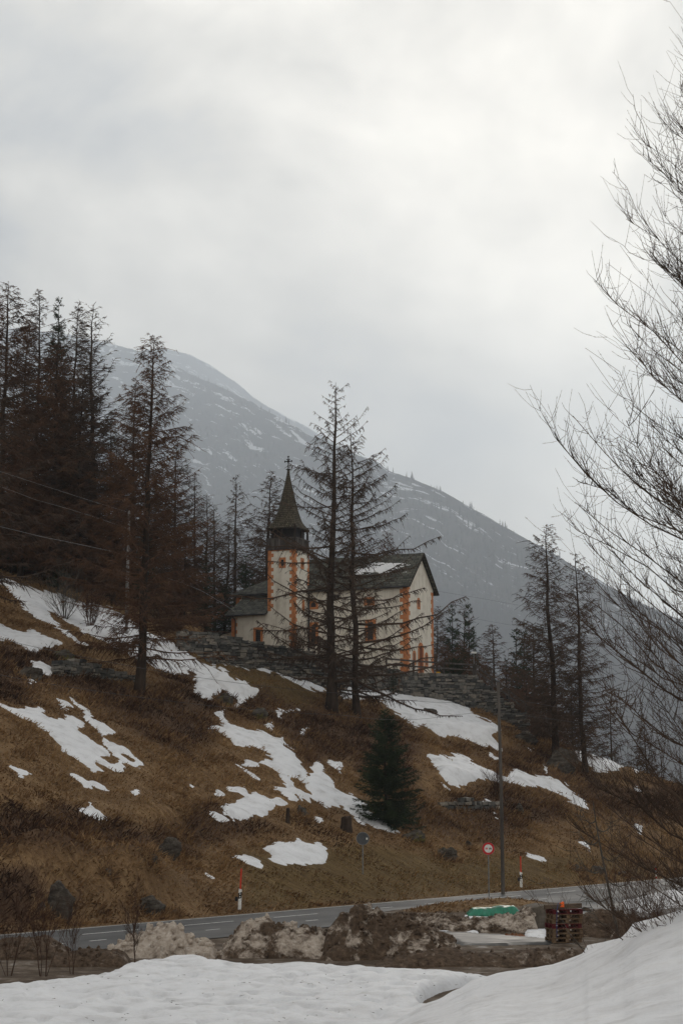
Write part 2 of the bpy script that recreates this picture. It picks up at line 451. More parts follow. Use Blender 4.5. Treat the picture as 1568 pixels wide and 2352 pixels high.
# ------------------------------------------------------------------ materials of the land
def m_ground():
    t = NT('ground')
    stv = t.attr('st', 'Vector'); c = t.coord('Object')
    streak = t.noise(t.vmul(stv, (.8, 5.0, 1.0)), 1.0, 6, .65, .6)
    big = t.noise(c, .16, 4)
    fine = t.noise(c, 7.0, 4, .7)
    g = t.ramp(streak, [(.28, (.10, .058, .030)), (.5, (.24, .145, .070)), (.72, (.38, .255, .135))])
    g = t.mix(t.ramp(big, [(.35, 0.0), (.65, .55)]), g, (.145, .09, .05))
    ol = t.ramp(streak, [(.3, (.045, .032, .012)), (.7, (.14, .105, .035))])
    g = t.mix(t.attr('olive'), g, ol)
    br = t.ramp(fine, [(.3, (.034, .02, .014)), (.6, (.095, .054, .036)), (.8, (.16, .10, .06))])
    g = t.mix(t.attr('brush'), g, br)
    g = t.mix(.35, g, t.ramp(fine, [(.3, .25), (.7, 1.0)]), 'MULTIPLY')
    dn = t.noise(c, 1.1, 8, .68)
    d = t.ramp(dn, [(.3, (.05, .036, .026)), (.5, (.12, .09, .066)), (.6, (.19, .155, .125)), (.70, (.42, .40, .38))])
    g = t.mix(t.attr('lot'), g, d)
    t.bump(t.math('ADD', fine, streak), .8, .12)
    return t.fin(g, .95, .1)
def m_snow(name='snow', dirt=.0):
    t = NT(name); c = t.coord('Object')
    f = t.noise(c, 1.3, 8, .62)
    f2 = t.noise(c, .35, 3)
    col = t.ramp(f, [(.30, (.55, .545, .55)), (.5, (.71, .715, .735)), (.75, (.77, .775, .79))])
    if dirt: col = t.mix(t.ramp(t.noise(c, 2.6, 7, .7), [(.52, 0.0), (.70, dirt)]), col, (.30, .25, .2))
    t.bump(t.noise(c, 5.5, 5, .6), .55, .07)
    t.b.inputs['Subsurface Weight'].default_value = .0
    return t.fin(col, .75, .25)
M_ground = m_ground(); M_snow = m_snow('snow', .25); M_snow2 = m_snow('hillside_snow', .10)

def m_asphalt(name, wet=.5):
    t = NT(name); c = t.coord('Object')
    f = t.noise(c, 1.2, 6, .65); g = t.noise(c, 40, 3)
    big = t.noise(t.vmul(t.attr('st', 'Vector'), (.5, .10, 1)), 1.0, 3)
    col = t.ramp(f, [(.3, (.028, .029, .031)), (.7, (.060, .061, .064))])
    col = t.mix(.3, col, t.ramp(g, [(.3, .4), (.7, 1.0)]), 'MULTIPLY')
    rough = t.ramp(big, [(.35, .58), (.62, .75)])
    t.bump(g, .12, .01)
    return t.fin(col, rough, .35)
M_road = m_asphalt('asphalt', .6)
M_line = nmat('road_paint', [(.3, (.30, .30, .29)), (.55, (.72, .72, .70))], 6, .7)

# ------------------------------------------------------------------ ground sheet
def axis(parts):
    o = []
    for a, b, d in parts: o.append(np.arange(a, b, d))
    return np.unique(np.round(np.concatenate(o), 4))
def far(a, b, n): return np.sign(a) * np.geomspace(abs(a), abs(b), n)
gx = np.unique(np.concatenate([far(-48, -5600, 22), np.arange(-47, -35, 1.0), np.arange(-35, 38, .27), np.arange(38, 60, 1.2), far(60, 5600, 22)]))
gy = np.unique(np.concatenate([far(-12, -300, 8), np.arange(-10, 38, 1.0), np.arange(38, 162, .25), np.arange(162, 260, 2.0), far(262, 5800, 26)]))
X, Y = np.meshgrid(gx, gy); Z = Hgt(X, Y)
S, T = st(X, Y); U, V = proj(X, Y, Z)
Ym = Y > 10
br = np.where(Ym, sstep(-26, 26, rs_brush.at(U, V) + fbm(X / 2, Y / 2, octs=3, seed=41) * 26), 0) * .75
ol = np.where(Ym, sstep(-24, 24, rs_olive.at(U, V) + fbm(X / 2, Y / 2, octs=3, seed=43) * 16), 0) * .55
isl = np.exp(-((T - IT) / 5.6) ** 4 - ((S - IS) / 2.0) ** 2)
lotm = sstep(.5, -.6, S + fbm(X / 1.2, Y / 1.2, octs=2, seed=44) * .35) * (1 - sstep(.35, .6, isl)) * sstep(170, 130, Y)
mb = MB(); gridmesh(mb, X, Y, Z)
g_obj = mb.build('ground', M_ground, smooth=True, attrs={'brush': br.ravel(), 'olive': ol.ravel(), 'lot': lotm.ravel(), 'st': np.stack([S, T, Z], -1).reshape(-1, 3)})
tag(g_obj, 'brown winter grass slope rising from the road to the church', 'ground', kind='structure')

# ------------------------------------------------------------------ road, markings
def strip(name, s0, s1, t0, t1, z, mat, nt=60, ns=4, wob=0.0, seed=0):
    tt = np.linspace(t0, t1, nt); ss = np.linspace(0, 1, ns)
    TT, SS = np.meshgrid(tt, ss)
    e0 = s0 + wob * fbm(tt / 1.5, tt * 0, octs=3, seed=seed); e1 = s1 + wob * fbm(tt / 1.5, tt * 0 + 9, octs=3, seed=seed)
    s_ = e0[None] * (1 - SS) + e1[None] * SS
    x, y = from_st(s_, TT)
    m = MB(); gridmesh(m, x, y, np.full(x.shape, z))
    return m, np.stack([s_, TT, x * 0], -1).reshape(-1, 3)
m, a = strip('road', -8.0, -.15, -90, 240, ZR + .03, M_road, 200, 8, .10, 2)
tag(m.build('road', M_road, attrs={'st': a}), 'wet grey asphalt road along the foot of the slope', 'road', kind='structure')
# side apron where the lot joins the road, and the wet strip in front of the pallets
q = on_plane(1290, 2075, ZR); as_, at_ = st(q[0], q[1])
m, a = strip('a', -17, -8.1, at_ - 7, at_ + 16, ZR + .045, M_road, 60, 12, .5, 8)
tag(m.build('pavement', M_road, attrs={'st': a}), 'dark wet asphalt apron between road and lot', 'pavement', kind='structure')
# markings
def mark(s0, s1, t0, t1, name='road_marking'):
    m, a = strip(name, s0, s1, t0, t1, ZR + .038, M_line, max(4, int((t1 - t0) / 2)), 2, .012, 4)
    return m
mm = MB()
def addmark(*a):
    m = mark(*a)
    for v in m.v:
        off = mm.n
    mm.f += [(f + mm.n, k) for f, k in m.f]; mm.v += m.v; mm.n += m.n
addmark(-.42, -.30, -80, 230)
for k in range(-12, 30): addmark(-2.75, -2.62, k * 6.0 + 2.0, k * 6.0 + 5.2)
for k in range(-20, 16): addmark(-5.25, -5.13, k * 2.2, k * 2.2 + .9)
tag(mm.build('road_marking', M_line), 'white edge line and dashed centre lines painted on the road', 'road marking', kind='structure')

# ------------------------------------------------------------------ snow lying on the slope
sx, sy = np.arange(-33, 33, .13), np.arange(64, 166, .13)
SX, SY = np.meshgrid(sx, sy); SZ = Hgt(SX, SY)
SD = snow_sd(SX, SY, SZ); SS_, ST_ = st(SX, SY)
SD = np.where(SS_ < .8, -30, SD)
hs = np.clip(SD / 14, -.9, 1); hs = np.where(hs > 0, .16 * np.clip(hs, 0, 1) ** .8 + .03 * hs, .35 * hs)
SZZ = SZ + hs + np.where(SD > 0, fbm(SX / .8, SY / .8, octs=3, seed=51) * .06 * np.clip(SD / 10, 0, 1), 0)
mb = MB(); us = gridmesh(mb, SX, SY, SZZ, keep=SD > -6)
tag(mb.build('hillside_snow', M_snow2, smooth=True), 'white melting snow patches left on the brown grass slope', 'snow', kind='stuff')

# ------------------------------------------------------------------ foreground snow
CREV = [(958,2282),(975,2266),(1010,2250),(1072,2235),(1130,2230),(1150,2234),(1085,2256),(1050,2278),(1005,2302),(969,2300)]
class RC(Raster):
    U0, V0, U1, V1, D = 900, 2180, 1200, 2352, 1.0
rs_crev = RC([CREV])
fx, fy = np.arange(-17, 15, .11), np.arange(24, 56, .13)
FX, FY = np.meshgrid(fx, fy); FZ = Hgt(FX, FY)
FU, FV = proj(FX, FY, FZ + .32)
fs = (FV - v_edge(FU)) + fbm(FX / .5, FY / .9, octs=3, seed=61) * 5
fs = np.minimum(fs, -rs_crev.at(FU, FV) * 1.0)
hh = np.where(fs > 0, .34 * np.clip(fs / 9, 0, 1) ** .5, .5 * np.clip(fs / 10, -1, 0))
pit = (np.clip(vnoise(FX / .26, FY / .42, seed=63) - .55, 0, 1) * .36 + np.clip(vnoise(FX / .9, FY / 1.3, seed=64) - .66, 0, 1) * .35) * sstep(0, 12, fs)
FZ2 = FZ + hh + fbm(FX / 1.6, FY / 2.5, octs=3, seed=62) * .07 - pit
mb = MB(); gridmesh(mb, FX, FY, FZ2, keep=fs > -8)
tag(mb.build('snow', M_snow, smooth=True), 'pitted level snow field in front of the dirt heaps', 'snow', kind='structure')

CREST = [(780,2470,34),(820,2420,36),(900,2350,38),(969,2308,39.5),(1005,2295,40),(1051,2273,40),(1082,2252,39.5),(1143,2235,39),(1200,2226,38.5),(1266,2215,37.5),(1307,2202,36.5),(1338,2190,36),(1347,2171,35.6),(1425,2154,34),(1441,2138,33.5),(1453,2121,33),(1500,2108,32),(1568,2088,30.5),(1700,2050,28),(1900,2010,26)]
bu = np.arange(780, 1900, 4.0)
ci = [np.interp(bu, [c[0] for c in CREST], [c[k] for c in CREST]) for k in (1, 2)]
_k = np.exp(-(np.arange(-24, 25) / 10.0) ** 2); _k /= _k.sum()
_sm = np.convolve(np.pad(np.interp(np.arange(780, 1900, 4.0), bu, ci[0]), 24, mode='edge'), _k, 'valid')
ciN = ci[0] - np.interp(bu, np.arange(780, 1900, 4.0), _sm)
_smY = np.convolve(np.pad(np.interp(np.arange(780, 1900, 4.0), bu, ci[1]), 24, mode='edge'), _k, 'valid')
ci[1] = np.interp(bu, np.arange(780, 1900, 4.0), _smY)
ci[0] = ci[0] + fbm(bu / 22, bu * 0, octs=3, seed=71) * 1.2
cw = np.array([at(u, v, Y) for u, v, Y in zip(bu, ci[0], ci[1])])
rows = []
for b in [(-1.8, -2.6), (-.9, -1.0), (-.35, -.22), (-.12, -.05)]:
    r = cw.copy(); sc_ = 1 - b[0] / cw[:, 1]
    r[:, 0] *= sc_; r[:, 1] -= b[0]; r[:, 2] = cw[:, 2] + b[1]; rows.append(r)
for b in np.linspace(0, 1, 130):
    Yb = cw[:, 1] + (13.5 - cw[:, 1]) * b
    zb = cw[:, 2] + (-.160 * 13.5 - cw[:, 2]) * b
    xb = cw[:, 0] * Yb / cw[:, 1]
    amp = sstep(0, .10, b)
    zb = zb + ciN / F * Yb * (1 - math.exp(-b / .035)) * (1 - b) + amp * (fbm(xb / 1.8, Yb / 1.8, octs=4, seed=73) * .12 + fbm(xb / .40, Yb / .55, octs=3, seed=74) * .035)
    rows.append(np.stack([xb, Yb, zb], -1))
B_ = np.stack(rows)
mb = MB(); gridmesh(mb, B_[..., 0], B_[..., 1], B_[..., 2])
tag(mb.build('snow_bank', M_snow, smooth=True), 'smooth white snow bank rising at the lower right', 'snow bank', kind='structure')

# ------------------------------------------------------------------ dry grass on the slope
M_grass = None
def m_grass():
    t = NT('dry_grass')
    tone = t.attr('tone')
    col = t.ramp(tone, [(0, (.034, .019, .013)), (.25, (.10, .056, .036)), (.5, (.24, .142, .070)), (.8, (.41, .275, .145)), (1, (.22, .175, .065))])
    return t.fin(col, .9, .1)
M_grass = m_grass()
rng = np.random.default_rng(5)
def blades(n, xr, yr, name, label, lenf=1.0, filt=None, wide=.03, upright=.5):
    x = rng.uniform(*xr, n); y = rng.uniform(*yr, n)
    z = Hgt(x, y); u, v = proj(x, y, z); s, t = st(x, y)
    sd = snow_sd(x, y, z)
    k = (u > -60) & (u < 1640) & ((sd < .5) | ((sd < 7) & (rng.uniform(0, 1, n) < .10)))
    k &= ((s > .5) | (np.exp(-((t - IT) / 5.2) ** 4 - ((s - IS) / 1.7) ** 2) > .3)) if filt is None else filt(x, y, s, t, u, v)
    dens = vnoise(x / 1.3, y / 1.3, seed=81)
    k &= rng.uniform(0, 1, n) < .35 + .75 * dens
    sd_ = sd[k]; x, y, z, u, v, s, t = [q[k] for q in (x, y, z, u, v, s, t)]
    n = len(x)
    b = sstep(-26, 26, rs_brush.at(u, v) + fbm(x / 2, y / 2, octs=3, seed=41) * 26); o = .5 * sstep(-24, 24, rs_olive.at(u, v) + fbm(x / 2, y / 2, octs=3, seed=43) * 16)
    L = lenf * rng.uniform(.16, .42, n) * (1 + .35 * b - .9 * o) * np.where(s < 0, .55, 1.0) * np.where(sd_ > -4, .6, 1.0) * (.35 + 1.25 * vnoise(x / 1.2, y / 1.2, seed=82) ** 1.3)
    az = rng.normal(0, .75 + .5 * b, n)
    dn = -_nd
    dx = dn[0] * np.cos(az) - dn[1] * np.sin(az); dy = dn[0] * np.sin(az) + dn[1] * np.cos(az)
    up = rng.uniform(.1, upright + .55, n) + b * .2
    P0 = np.stack([x, y, z - .03], -1)
    P1 = P0 + np.stack([dx * L * .8, dy * L * .8, L * (up - .15)], -1)
    side = np.stack([-dy, dx, 0 * x], -1) * (wide * rng.uniform(.6, 1.4, n))[:, None]
    mid = (P0 + P1) / 2 + np.stack([0 * x, 0 * x, L * .12], -1)
    Vv = np.stack([P0 - side, P0 + side, mid + side * .7, P1, mid - side * .7], 1).reshape(-1, 3)
    f = (np.arange(n) * 5)[:, None] + np.array([[0, 1, 2, 3, 4]])
    tone = np.clip(.61 + fbm(x / 6, y / 6, octs=3, seed=84) * .34 + fbm(t / .8, s / 5, octs=2, seed=85) * .26 + rng.normal(0, .11, n) - .36 * b, 0, .82)
    tone = np.where((rng.uniform(0, 1, n) < o * .45), .93, tone)
    m = MB(); m.add(Vv, [f])
    ob = m.build(name, M_grass, attrs={'tone': np.repeat(tone, 5)})
    return tag(ob, label, 'grass', kind='stuff')
blades(380000, (-32, 36), (62, 160), 'dry_grass', 'matted dry brown grass covering the slope')
# ------------------------------------------------------------------ far mountains
def m_mountain(name, snowy):
    t = NT(name); w = t.attr('uvw', 'Vector'); c = t.coord('Object')
    b = t.attr('down')
    rock = t.ramp(t.noise(c, .007, 8, .65), [(.3, (.018, .017, .018)), (.55, (.055, .048, .043)), (.75, (.11, .10, .088))])
    fl = t.noise(c, .015, 8, .7)
    wood = t.ramp(fl, [(.3, (.010, .009, .010)), (.6, (.030, .024, .023)), (.8, (.06, .05, .045))])
    lim = t.math('ADD', b, t.math('MULTIPLY', t.math('SUBTRACT', t.noise(c, .0027, 5), .5), .30))
    g = t.mix(t.ramp(lim, [(.24, 0.0), (.34, 1.0)]), rock, wood)
    # snow streaks lie along the fall of the ridge
    sn = t.noise(t.vmul(w, (5.0, 75.0, 1)), 1.0, 7, .66, .7)
    sn2 = t.noise(t.vmul(w, (20.0, 90.0, 1)), 1.0, 8, .7, .3)
    hi = t.ramp(lim, [(.0, 1.0), (.26, .97), (.40, .86), (.6, .93), (1.0, .90)])
    m1 = t.ramp(t.math('MULTIPLY', t.math('ADD', t.math('MULTIPLY', sn, .62), t.math('MULTIPLY', sn2, .38)), hi), [(snowy, 0.0), (snowy + .02, 1.0)])
    g = t.mix(m1, g, (.78, .79, .82))
    t.bump(t.noise(c, .010, 8, .7), .9, 24)
    return t.fin(g, .95, .1)

def mountain(name, ridge, mat, label, run=1.75, seed=1, na=420, nb=150, amp=1.0, base=-150):
    r = np.array([at(u, v, Y) for u, v, Y in ridge])
    L = np.concatenate([[0], np.cumsum(np.linalg.norm(np.diff(r, axis=0), axis=1))])
    tt = np.linspace(0, L[-1], na)
    rp = np.stack([np.interp(tt, L, r[:, k]) for k in range(3)], -1)
    rp[:, 2] += (fbm(tt / 200, tt * 0, octs=5, seed=seed) * 9) * amp
    b = np.concatenate([[-.5, -.2, -.05], np.linspace(0, 1, nb) ** 1.15])
    A, Bb = np.meshgrid(np.arange(na), b)
    hgt = rp[A, 2] - base
    dirx, diry = -.35, -.94
    run_ = hgt * run * np.where(Bb < 0, 1.0, 1.0)
    X = rp[A, 0] + dirx * run_ * Bb; Y = rp[A, 1] + diry * run_ * Bb
    Zc = rp[A, 2] - hgt * np.where(Bb < 0, -Bb * .9, Bb * (1.12 - .12 * Bb))
    n = fbm(X / 500, Y / 500, Zc / 900, octs=5, seed=seed + 5) * 45 + fbm(tt[A] / 360, Bb * 2.5, octs=4, seed=seed + 9) * 34
    Zc = Zc + n * amp * sstep(-.02, .10, np.abs(Bb)) * sstep(1.0, .9, Bb)
    m = MB(); gridmesh(m, X, Y, Zc)
    o = m.build(name, mat, smooth=True, attrs={'down': np.clip(Bb, 0, 1).ravel(), 'uvw': np.stack([tt[A] / 3000, Bb, Bb * 0], -1).reshape(-1, 3)})
    tag(o, label, 'mountain', kind='structure')
    return X, Y, Zc, Bb, tt
RIDGE = [(u, v, 3.0 * Y) for u, v, Y in [(-700,540,3900),(-300,760,3800),(0,752,3700),(140,764,3750),(255,789,3800),(300,800,3650),(370,824,3450),(440,860,3250),(500,886,3050),(560,914,2900),(640,958,2700),(715,1003,2550),(790,1030,2430),(860,1060,2330),(905,1086,2270),(935,1093,2230),(1030,1138,2120),(1110,1185,2040),(1230,1247,1930),(1330,1312,1850),(1480,1385,1760),(1568,1425,1700),(1800,1520,1580),(2300,1650,1400)]]
BACK = [(u, v, 1.2 * 3.0 * Y) for u, v, Y in [(200,835,3700),(300,812,3700),(345,803,3700),(375,801,3700),(410,807,3700),(440,816,3700),(480,833,3680),(540,876,3650),(600,925,3620),(650,952,3600),(700,976,3570),(800,1040,3500),(1000,1170,3400),(1400,1400,3300)]]
M_mt = m_mountain('mountain', .55); M_mt2 = m_mountain('far_mountain', .55)
MX, MY, MZ, MB_, MT = mountain('mountain', RIDGE, M_mt, 'dark forested mountainside with snow streaks falling to the right', seed=11)
mountain('mountain', BACK, M_mt2, 'faint farther ridge fading into cloud behind the main mountainside', run=1.4, seed=21, na=200, nb=60, amp=1.6)

# forest on the mountainside: reads as one mass
rng = np.random.default_rng(77)
def far_forest(n):
    i = rng.integers(0, MX.shape[0] - 1, n * 4); j = rng.integers(0, MX.shape[1] - 1, n * 4)
    f, g = rng.uniform(0, 1, (2, n * 4))
    def bl(A): return (A[i, j] * (1 - f) + A[i + 1, j] * f) * (1 - g) + (A[i, j + 1] * (1 - f) + A[i + 1, j + 1] * f) * g
    x, y, z, b = bl(MX), bl(MY), bl(MZ), bl(MB_)
    t_ = MT[j] / 3000
    u, v = proj(x, y, z)
    line = b + (fbm(t_ * 6, b * 8, octs=4, seed=91)) * .10
    gap = fbm(t_ * 16, b * 22, octs=4, seed=92)
    pr = np.where(b < .02, .05, sstep(.20, .36, line)) * sstep(-.34, .05, gap + .25 * sstep(.2, .6, b))
    pr = np.maximum(pr, .10 * sstep(.0, .1, b) * sstep(1500, 3300, t_ * 1000))
    pr = np.where(b < .03, pr * .5, pr)
    k = (rng.uniform(0, 1, len(x)) < pr) & (u > 150) & (u < 1700) & (b >= 0)
    x, y, z = x[k][:n], y[k][:n], z[k][:n]; N = len(x)
    h = rng.uniform(17, 34, N); r = h * rng.uniform(.09, .15, N)
    an = np.arange(5) * 2 * math.pi / 5
    V = []
    for lev, (hz, rr) in enumerate([(0, .12), (.16, 1.0), (.5, .62)]):
        a = an[None] + rng.uniform(0, 6, (N, 1))
        jr = r[:, None] * rr * rng.uniform(.6, 1.35, (N, 5))
        V.append(np.stack([x[:, None] + jr * np.cos(a), y[:, None] + jr * np.sin(a), (z + h * hz - 1)[:, None] + 0 * a], -1))
    V.append(np.stack([x, y, z + h], -1)[:, None])
    V = np.concatenate(V, 1)
    b0 = (np.arange(N) * 16)[:, None, None]
    k0 = np.arange(5); k1 = (k0 + 1) % 5
    q = np.concatenate([np.stack([k0 + o, k1 + o, k1 + 5 + o, k0 + 5 + o], -1) for o in (0, 5)])[None]
    tr = np.stack([k0 + 10, k1 + 10, k0 * 0 + 15], -1)[None]
    m = MB(); m.add(V.reshape(-1, 3), [(b0 + q).reshape(-1, 4), (b0 + tr).reshape(-1, 3)])
    mat = nmat('far_wood', [(.3, (.014, .012, .012)), (.6, (.036, .028, .025)), (.8, (.06, .045, .036))], .04, 1.0)
    tag(m.build('mountain_forest', mat), 'hazy larch forest covering the lower mountainside', 'forest', kind='stuff')
far_forest(90000)

# ------------------------------------------------------------------ haze
mb = MB()
x0, x1, y0, y1, z0, z1 = -16500, 16500, -820, 17500, -164, 3600
mb.box(((x0 + x1) / 2, (y0 + y1) / 2, (z0 + z1) / 2), (x1 - x0, y1 - y0, z1 - z0))
hm = bpy.data.materials.new('haze'); hm.use_nodes = True
hm.node_tree.nodes.clear()
ho = hm.node_tree.nodes.new('ShaderNodeOutputMaterial'); hv = hm.node_tree.nodes.new('ShaderNodeVolumePrincipled')
hv.inputs['Color'].default_value = (.79, .885, 1.0, 1); hv.inputs['Density'].default_value = 1.25e-4; hv.inputs['Anisotropy'].default_value = .45
hm.node_tree.links.new(hv.outputs[0], ho.inputs['Volume'])
tag(mb.build('haze', hm), 'pale blue mountain haze filling the valley', 'haze', kind='stuff')

# ------------------------------------------------------------------ sky, sun, camera
SUN_AZ, SUN_EL = R(7.5), R(20)
sd = Vector((math.sin(SUN_AZ) * math.cos(SUN_EL), math.cos(SUN_AZ) * math.cos(SUN_EL), math.sin(SUN_EL)))
w = bpy.data.worlds.new('World'); scene.world = w; w.use_nodes = True
nt = w.node_tree; nt.nodes.clear()
class WT(NT):
    def __init__(s, t): s.t = t
t = WT(nt)
out = t.n('ShaderNodeOutputWorld'); bg = t.n('ShaderNodeBackground'); t.l(bg.outputs[0], out.inputs[0])
sky = t.n('ShaderNodeTexSky'); sky.sky_type = 'NISHITA'; sky.sun_disc = False
sky.sun_elevation = SUN_EL; sky.sun_rotation = SUN_AZ
bg.inputs['Strength'].default_value = .1
d = t.coord('Generated')
dv = t.vmul(d, (1.0, 1.0, 1.3))
c1 = t.noise(dv, 2.6, 7, .52, .35); c2 = t.noise(dv, 6.5, 6, .55, .25)
dot = t.n('ShaderNodeVectorMath', operation='DOT_PRODUCT'); t.l(d, dot.inputs[0]); dot.inputs[1].default_value = (math.sin(R(7)) * math.cos(R(16.5)), math.cos(R(7)) * math.cos(R(16.5)), math.sin(R(16.5)))
glow = t.ramp(t.math('ADD', dot.outputs['Value'], t.math('MULTIPLY', t.math('SUBTRACT', c1, .5), .10)), [(.0, .46), (.80, .40), (.94, .46), (.972, .66), (.99, .92), (1.0, 1.06)])
cl = t.math('ADD', t.math('MULTIPLY', t.math('SUBTRACT', c1, .5), .70), t.math('MULTIPLY', t.math('SUBTRACT', c2, .5), .62))
lum = t.math('ADD', glow, t.math('MULTIPLY', cl, 2.7))
lum = t.math('MAXIMUM', lum, .2)
_sz = t.n('ShaderNodeSeparateXYZ'); t.l(d, _sz.inputs[0])
lum = t.math('ADD', lum, t.ramp(_sz.outputs['Z'], [(.05, .26), (.28, .0)]))
tint = t.ramp(lum, [(.34, (1.0, .99, .97)), (.62, (1.0, .935, .82))])
cloud = t.mix(1.0, tint, lum, 'MULTIPLY')
cloud10 = t.vmul(cloud, (9.2,) * 3)
fin = t.mix(.93, sky.outputs[0], cloud10)
t.l(fin, bg.inputs['Color'])

ld = bpy.data.lights.new('sun', 'SUN'); ld.energy = 1.0; ld.angle = R(14); ld.color = (1.0, .92, .82)
lo = bpy.data.objects.new('sun', ld); COL.objects.link(lo)
lo.rotation_euler = sd.to_track_quat('Z', 'Y').to_euler()

cd = bpy.data.cameras.new('camera'); cam = bpy.data.objects.new('camera', cd); COL.objects.link(cam)
cd.sensor_fit = 'VERTICAL'; cd.sensor_height = 36; cd.sensor_width = 24; cd.lens = F / 2352 * 36
cam.rotation_euler = (R(90) + TH, 0, 0); cd.clip_start = .5; cd.clip_end = 60000
scene.camera = cam
vs = scene.view_settings; scene.display_settings.display_device = 'sRGB'
vs.view_transform = 'Standard'; vs.look = 'None'; vs.exposure = 0.75; vs.gamma = 1; vs.use_curve_mapping = False
cy = scene.cycles
cy.use_denoising = True; cy.denoiser = 'OPENIMAGEDENOISE'
cy.max_bounces = 5; cy.diffuse_bounces = 3; cy.volume_bounces = 1; cy.transparent_max_bounces = 6
cy.use_adaptive_sampling = False
# ------------------------------------------------------------------ trees
M_bark = nmat('larch_bark', [(.3, (.016, .011, .008)), (.6, (.048, .033, .024)), (.8, (.085, .066, .05))], 3, .95, 6, .5, .04, (1, 1, .3))
M_branch = nmat('larch_twigs', [(.3, (.036, .024, .017)), (.6, (.086, .056, .039)), (.8, (.13, .088, .057))], .9, .95, 4)
M_twig_red = nmat('red_brown_twigs', [(.3, (.045, .024, .014)), (.6, (.115, .060, .034)), (.8, (.17, .098, .05))], .7, .95, 4)
M_needle = nmat('spruce_needles', [(.3, (.012, .018, .009)), (.6, (.028, .040, .018)), (.8, (.055, .07, .03))], 1.2, .9, 4)
M_bark_grey = nmat('grey_bark', [(.3, (.03, .027, .022)), (.6, (.085, .078, .066)), (.8, (.13, .12, .10))], 6, .95, 6, .4, .03, (1, 1, .35))

def branch_pts(rng, hb, L, az, a, c, K, trunk, wob=.05):
    """primary branches as polylines (N,K,3)"""
    t = np.linspace(0, 1, K)[None]
    N = len(hb)
    zt, xt, yt = trunk
    x0 = np.interp(hb, zt, xt)[:, None]; y0 = np.interp(hb, zt, yt)[:, None]
    bend = rng.normal(0, .18, (N, 1)) * t ** 2
    r = L[:, None] * t
    px = x0 + r * np.cos(az[:, None] + bend); py = y0 + r * np.sin(az[:, None] + bend)
    pz = hb[:, None] + L[:, None] * (a[:, None] * t + c[:, None] * t ** 2)
    ww = rng.normal(0, wob, (N, K, 3)) * (L[:, None, None] * t[:, :, None] * (1 - .3 * t[:, :, None])) * .5
    return np.stack([px, py, pz], -1) + ww

def sample_poly(P, i, t):
    K = P.shape[1]; f = np.clip(t, 0, .9999) * (K - 1); k = f.astype(int); f = (f - k)[:, None]
    a, b = P[i, k], P[i, k + 1]
    return a + (b - a) * f, _nrm(b - a)

